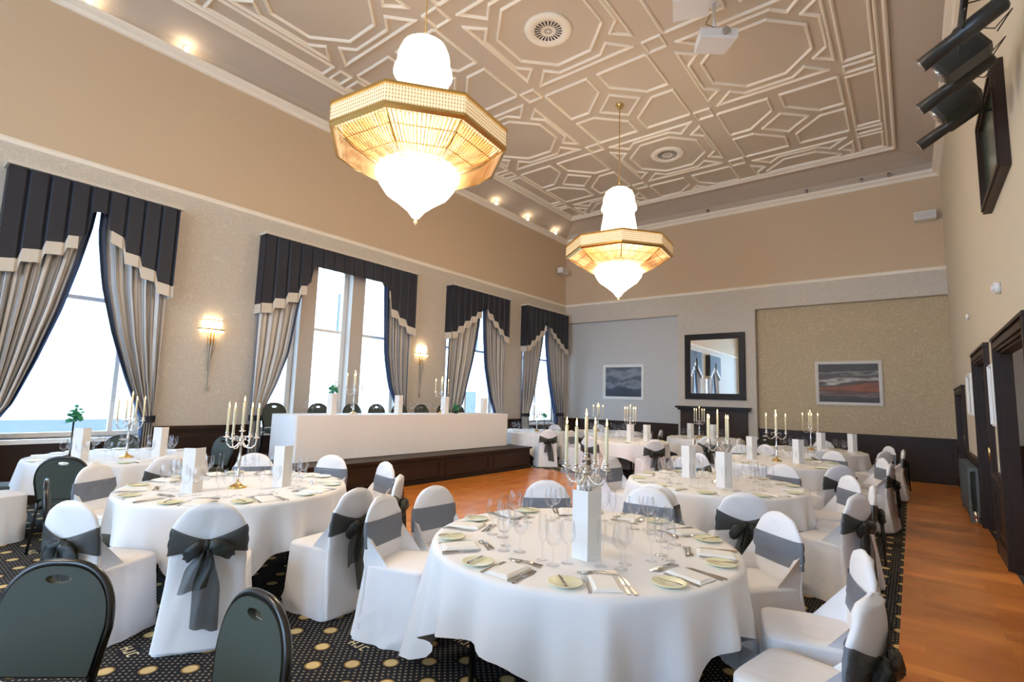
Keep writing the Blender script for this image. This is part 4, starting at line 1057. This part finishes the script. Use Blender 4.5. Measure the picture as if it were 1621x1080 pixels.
cards('B', [((.12, -.42), 'left of the candelabra'), ((.34, .22), 'right of the candelabra')])
cards('C', [((.25, -.45), 'left of the candelabra'), ((.4, .28), 'right of the candelabra')])
cards('D', [((.2, -.30), 'nearer the camera'), ((-.3, .1), 'left of the candelabra')])
cards('E', [((-.35, -.1), 'left of the candelabra'), ((.3, -.1), 'right of the candelabra')])
cards('F', [((.15, -.1), 'close to the candelabra'), ((.65, .1), 'right of the candelabra')])
cards('G', [((.2, -.2), 'left of the candelabra'), ((.45, .1), 'right of the candelabra')])
cards('H', [((-.25, -.3), 'left of the candelabra'), ((.3, -.3), 'right of the candelabra')])
for y, lab in ((4.95, 'leftmost of four'), (6.38, 'second from left'), (7.62, 'third from left'), (8.85, 'rightmost of four')):
    CD.put((-7.75, y, HZ+.001), atan2(y, -7.75)-pi/2, 'folded white menu card on the head table, '+lab, 'menu cards')
# flower arrangements
def flowers(label, x, y, z, h, ball, white=False):
    rnd = random.Random(int(h*100)); t = thing('flower_arrangement', label, 'flowers', (x, y, z))
    MB().lathe([(.06, 0), (.06, .01), (.012, .02), (.009, .05), (.009, h)], 12).build('stand', 'frame', t)
    b = MB()
    for k in range(46):
        a = rnd.uniform(0, 2*pi); e = rnd.uniform(-.5, 1.3); d = Vector((cos(a)*cos(e), sin(a)*cos(e), sin(e))); L_ = ball*rnd.uniform(.6, 1.25); s = d.cross(Vector((0, 0, 1))).normalized()*ball*.14; c = Vector((0, 0, h+.03))
        b.add([c, c+d*L_*.5+s, c+d*L_, c+d*L_*.5-s], [(0, 1, 2, 3)])
    for k in range(30):
        a = rnd.uniform(0, 2*pi); e = rnd.uniform(-.6, 1.3); rr = ball*.5; q = Vector((cos(a)*cos(e), sin(a)*cos(e), sin(e)))*rr+Vector((0, 0, h+.03)); w_ = ball*.22
        b.lathe([(0, q.z-w_*.6), (w_, q.z), (0, q.z+w_*.6)], 5, (q.x, q.y), cap=False)
    b.build('foliage', 'green', t)
    b = MB()
    for k in range(14 if white else 7):
        a = rnd.uniform(0, 2*pi); e = rnd.uniform(0, 1.4); q = Vector((cos(a)*cos(e), sin(a)*cos(e), sin(e)))*ball*rnd.uniform(.7, 1.2)+Vector((0, 0, h+.03)); w_ = ball*.2
        b.lathe([(0, q.z-w_*.5), (w_, q.z), (w_*.6, q.z+w_*.4), (0, q.z+w_*.2)], 7, (q.x, q.y), cap=False)
    b.build('blossoms', 'petal' if white else 'green', t)
flowers('green spiky ball arrangement on a thin stem before the left-hand window', -7.95, 1.62, TZ+.001, .42, .13)
flowers('green and white flowers on a tall stem on the left half of the head table', -8.05, 5.15, HZ+.001, .38, .14, True)
flowers('low green leafy arrangement near the right end of the head table', -7.95, 8.15, HZ+.001, .07, .12)
flowers('pale flower arrangement on the round table beyond the platform', -7.6, 11.1, TZ+.001, .38, .12, True)
for k in range(11):
    y = 4.6+k*.46
    GL.put((-7.98, y, HZ+.001), 0, 'wine glass standing in the row along the head table', 'glasses on the head table')
    FL.put((-7.9, y+.1, HZ+.001), 0, 'slim flute glass standing in the row along the head table', 'glasses on the head table')

# ------------------------------------------------------------------ place chairs
CH = [  # table, angle deg, radius of back top, label
 ('A', -163, 1.46, 'covered chair with grey sash at the left of the nearest round table'),
 ('A', 172, 1.30, None) if False else None,
 ('A', 176, 1.34, 'covered chair showing pale rounded top before the dance floor, left behind nearest table'),
 ('A', 133, 1.36, 'covered chair with grey sash behind the nearest table, left of its candelabra'),
 ('A', 97, 1.36, 'covered chair with grey sash behind the nearest table, right of its candelabra'),
 ('A', 52, 1.40, 'covered chair with broad grey sash at the far right of the nearest table'),
 ('A', 16, 1.46, 'covered chair with bluish sash at the right of the nearest table, farther one'),
 ('A', -12, 1.50, 'covered chair at the right of nearest table, lowest, bow hanging over the carpet'),
 ('B', -30, 1.38, 'covered chair with large grey bow seen from behind, centre of front left table'),
 ('B', -64, 1.36, 'covered chair with drooping grey bow, left of two seen from behind'),
 ('B', 10, 1.36, 'covered chair with dark bow at the right of front left table'),
 ('B', 40, 1.42, 'covered chair seen edge-on with dark bow, beside the dance floor'),
 ('B', 78, 1.34, 'covered chair with grey sash by the dance floor, back rounded and narrow'),
 ('B', 114, 1.36, 'covered chair with grey sash against the platform, behind front left table'),
 ('B', 150, 1.36, 'covered chair behind the candelabra of the front left table'),
 ('B', -148, 1.34, 'covered chair with wide grey sash between the two left tables'),
 ('C', 2, 1.40, 'covered chair with translucent sash seen from behind, between the left tables'),
 ('C', -75, 1.34, 'covered chair cut off by the left edge of the picture, seat visible'),
 ('D', -64, 1.42, 'covered chair with dark bow seen from behind, right of the nearest menu card'),
 ('D', -93, 1.36, 'covered chair with dark bow just behind the nearest table'),
 ('D', 168, 1.34, 'covered chair with grey sash at the left of the second right-row table'),
 ('D', 34, 1.34, 'covered chair with blue-grey sash at the right of the second right-row table'),
 ('D', -22, 1.46, 'covered chair with black bow beside the walkway, second right-row table'),
 ('D', 72, 1.38, 'covered chair with bow seen from behind between second and third right tables'),
 ('D', 120, 1.36, 'covered chair at the far left of the second right-row table'),
 ('D', 5, 1.40, 'covered chair at right of second right-row table by the walkway'),
 ('E', -50, 1.44, 'covered chair with dark bow at the near right of third right-row table'),
 ('E', -8, 1.38, 'covered chair with blue sash at the right of third right-row table'),
 ('E', 25, 1.40, 'covered chair at the far right of third right-row table'),
 ('E', -125, 1.38, 'covered chair at the near left of third right-row table'),
 ('E', 165, 1.38, 'covered chair at the left of third right-row table'),
 ('E', 125, 1.38, 'covered chair at the far left of third right-row table'),
 ('E', 65, 1.38, 'covered chair behind third right-row table'),
 ('F', -34, 1.40, 'covered chair at the near right of the farthest right-row table'),
 ('F', 0, 1.40, 'covered chair by the walkway at the farthest right-row table'),
 ('F', 34, 1.44, 'covered chair at the far right of the farthest right-row table'),
 ('F', -75, 1.40, 'covered chair at the near side of the farthest right-row table'),
 ('F', -115, 1.38, 'covered chair at the near left of the farthest right-row table'),
 ('F', 175, 1.38, 'covered chair at the left of the farthest right-row table'),
 ('F', 90, 1.38, 'covered chair behind the farthest right-row table'),
 ('G', -42, 1.40, 'covered chair with dark bow at near right of the table before the grey picture'),
 ('G', -95, 1.40, 'covered chair at near left of the table before the grey picture'),
 ('G', 180, 1.38, 'covered chair at the left of the table before the grey picture'),
 ('G', 15, 1.38, 'covered chair at the right of the table before the grey picture'),
 ('G', 120, 1.38, 'covered chair at the far side of the table before the grey picture'),
 ('H', -70, 1.38, 'covered chair at the near side of the table before the mantelpiece'),
 ('H', -20, 1.38, 'covered chair at the right of the table before the mantelpiece'),
 ('H', 30, 1.38, 'covered chair at far right of the table before the mantelpiece'),
 ('H', -140, 1.38, 'covered chair at left of the table before the mantelpiece'),
 ('I', -40, 1.36, 'covered chair with dark bow seen from behind, just right of the platform end'),
 ('I', 0, 1.38, 'covered chair at the right of the table beyond the platform'),
 ('I', 100, 1.38, 'covered chair at the far side of the table beyond the platform'),
 ('J', -50, 1.38, 'covered chair at the near side of the far left corner table'),
 ('J', 10, 1.38, 'covered chair at the right of the far left corner table'),
 ('J', 130, 1.36, 'covered chair behind the far left corner table'),
]
n = 0
for c in CH:
    if not c: continue
    k, ang, rad, lab = c; tc = TAB[k][0]; a = radians(ang); rr = max(rad, 1.43)-.26
    cc[n % 3].put((tc[0]+rr*cos(a), tc[1]+rr*sin(a), .004), a+pi/2, 'white '+lab, 'white covered chairs with sashes'); n += 1
BCH = [
 (TAB['K'][0], 131, 1.39, 'black framed chair with green-grey back, bottom left corner of the picture'),
 (TAB['K'][0], 92, 1.40, 'black framed chair at the bottom edge, right of the corner chair'),
 (TAB['C'][0], -33, 1.40, 'bare black chair seen from behind in front of the left window table'),
 (TAB['C'][0], -110, 1.36, 'bare dark chair at the far left edge beside the window'),
 (TAB['C'][0], 105, 1.36, 'bare dark blue-looking chair before the wainscot, behind left candelabra'),
 (TAB['C'][0], 165, 1.36, 'bare dark chair against the left window'),
 (TAB['B'][0], -101, 1.25, 'bare black chair seen edge-on beside the leftmost bow-backed chair'),
 (TAB['F'][0], 140, 1.38, 'bare chair at the far left of the farthest right-row table'),
]
for tc, ang, rad, lab in BCH:
    a = radians(ang); rr = rad-.26; bc.put((tc[0]+rr*cos(a), tc[1]+rr*sin(a), .004), a+pi/2, lab, 'bare banquet chairs')
for k, y in enumerate((4.55, 5.4, 6.15, 6.75, 7.35, 8.0, 8.7, 9.2)):
    bc.put((-8.62, y, .494), -pi/2, 'dark rounded chair behind the head table, number %s from the left' % ('one two three four five six seven eight'.split()[k]) if False else 'dark rounded chair top behind the head table, %s from the left' % ('first second third fourth fifth sixth seventh eighth'.split()[k]), 'head table chairs')
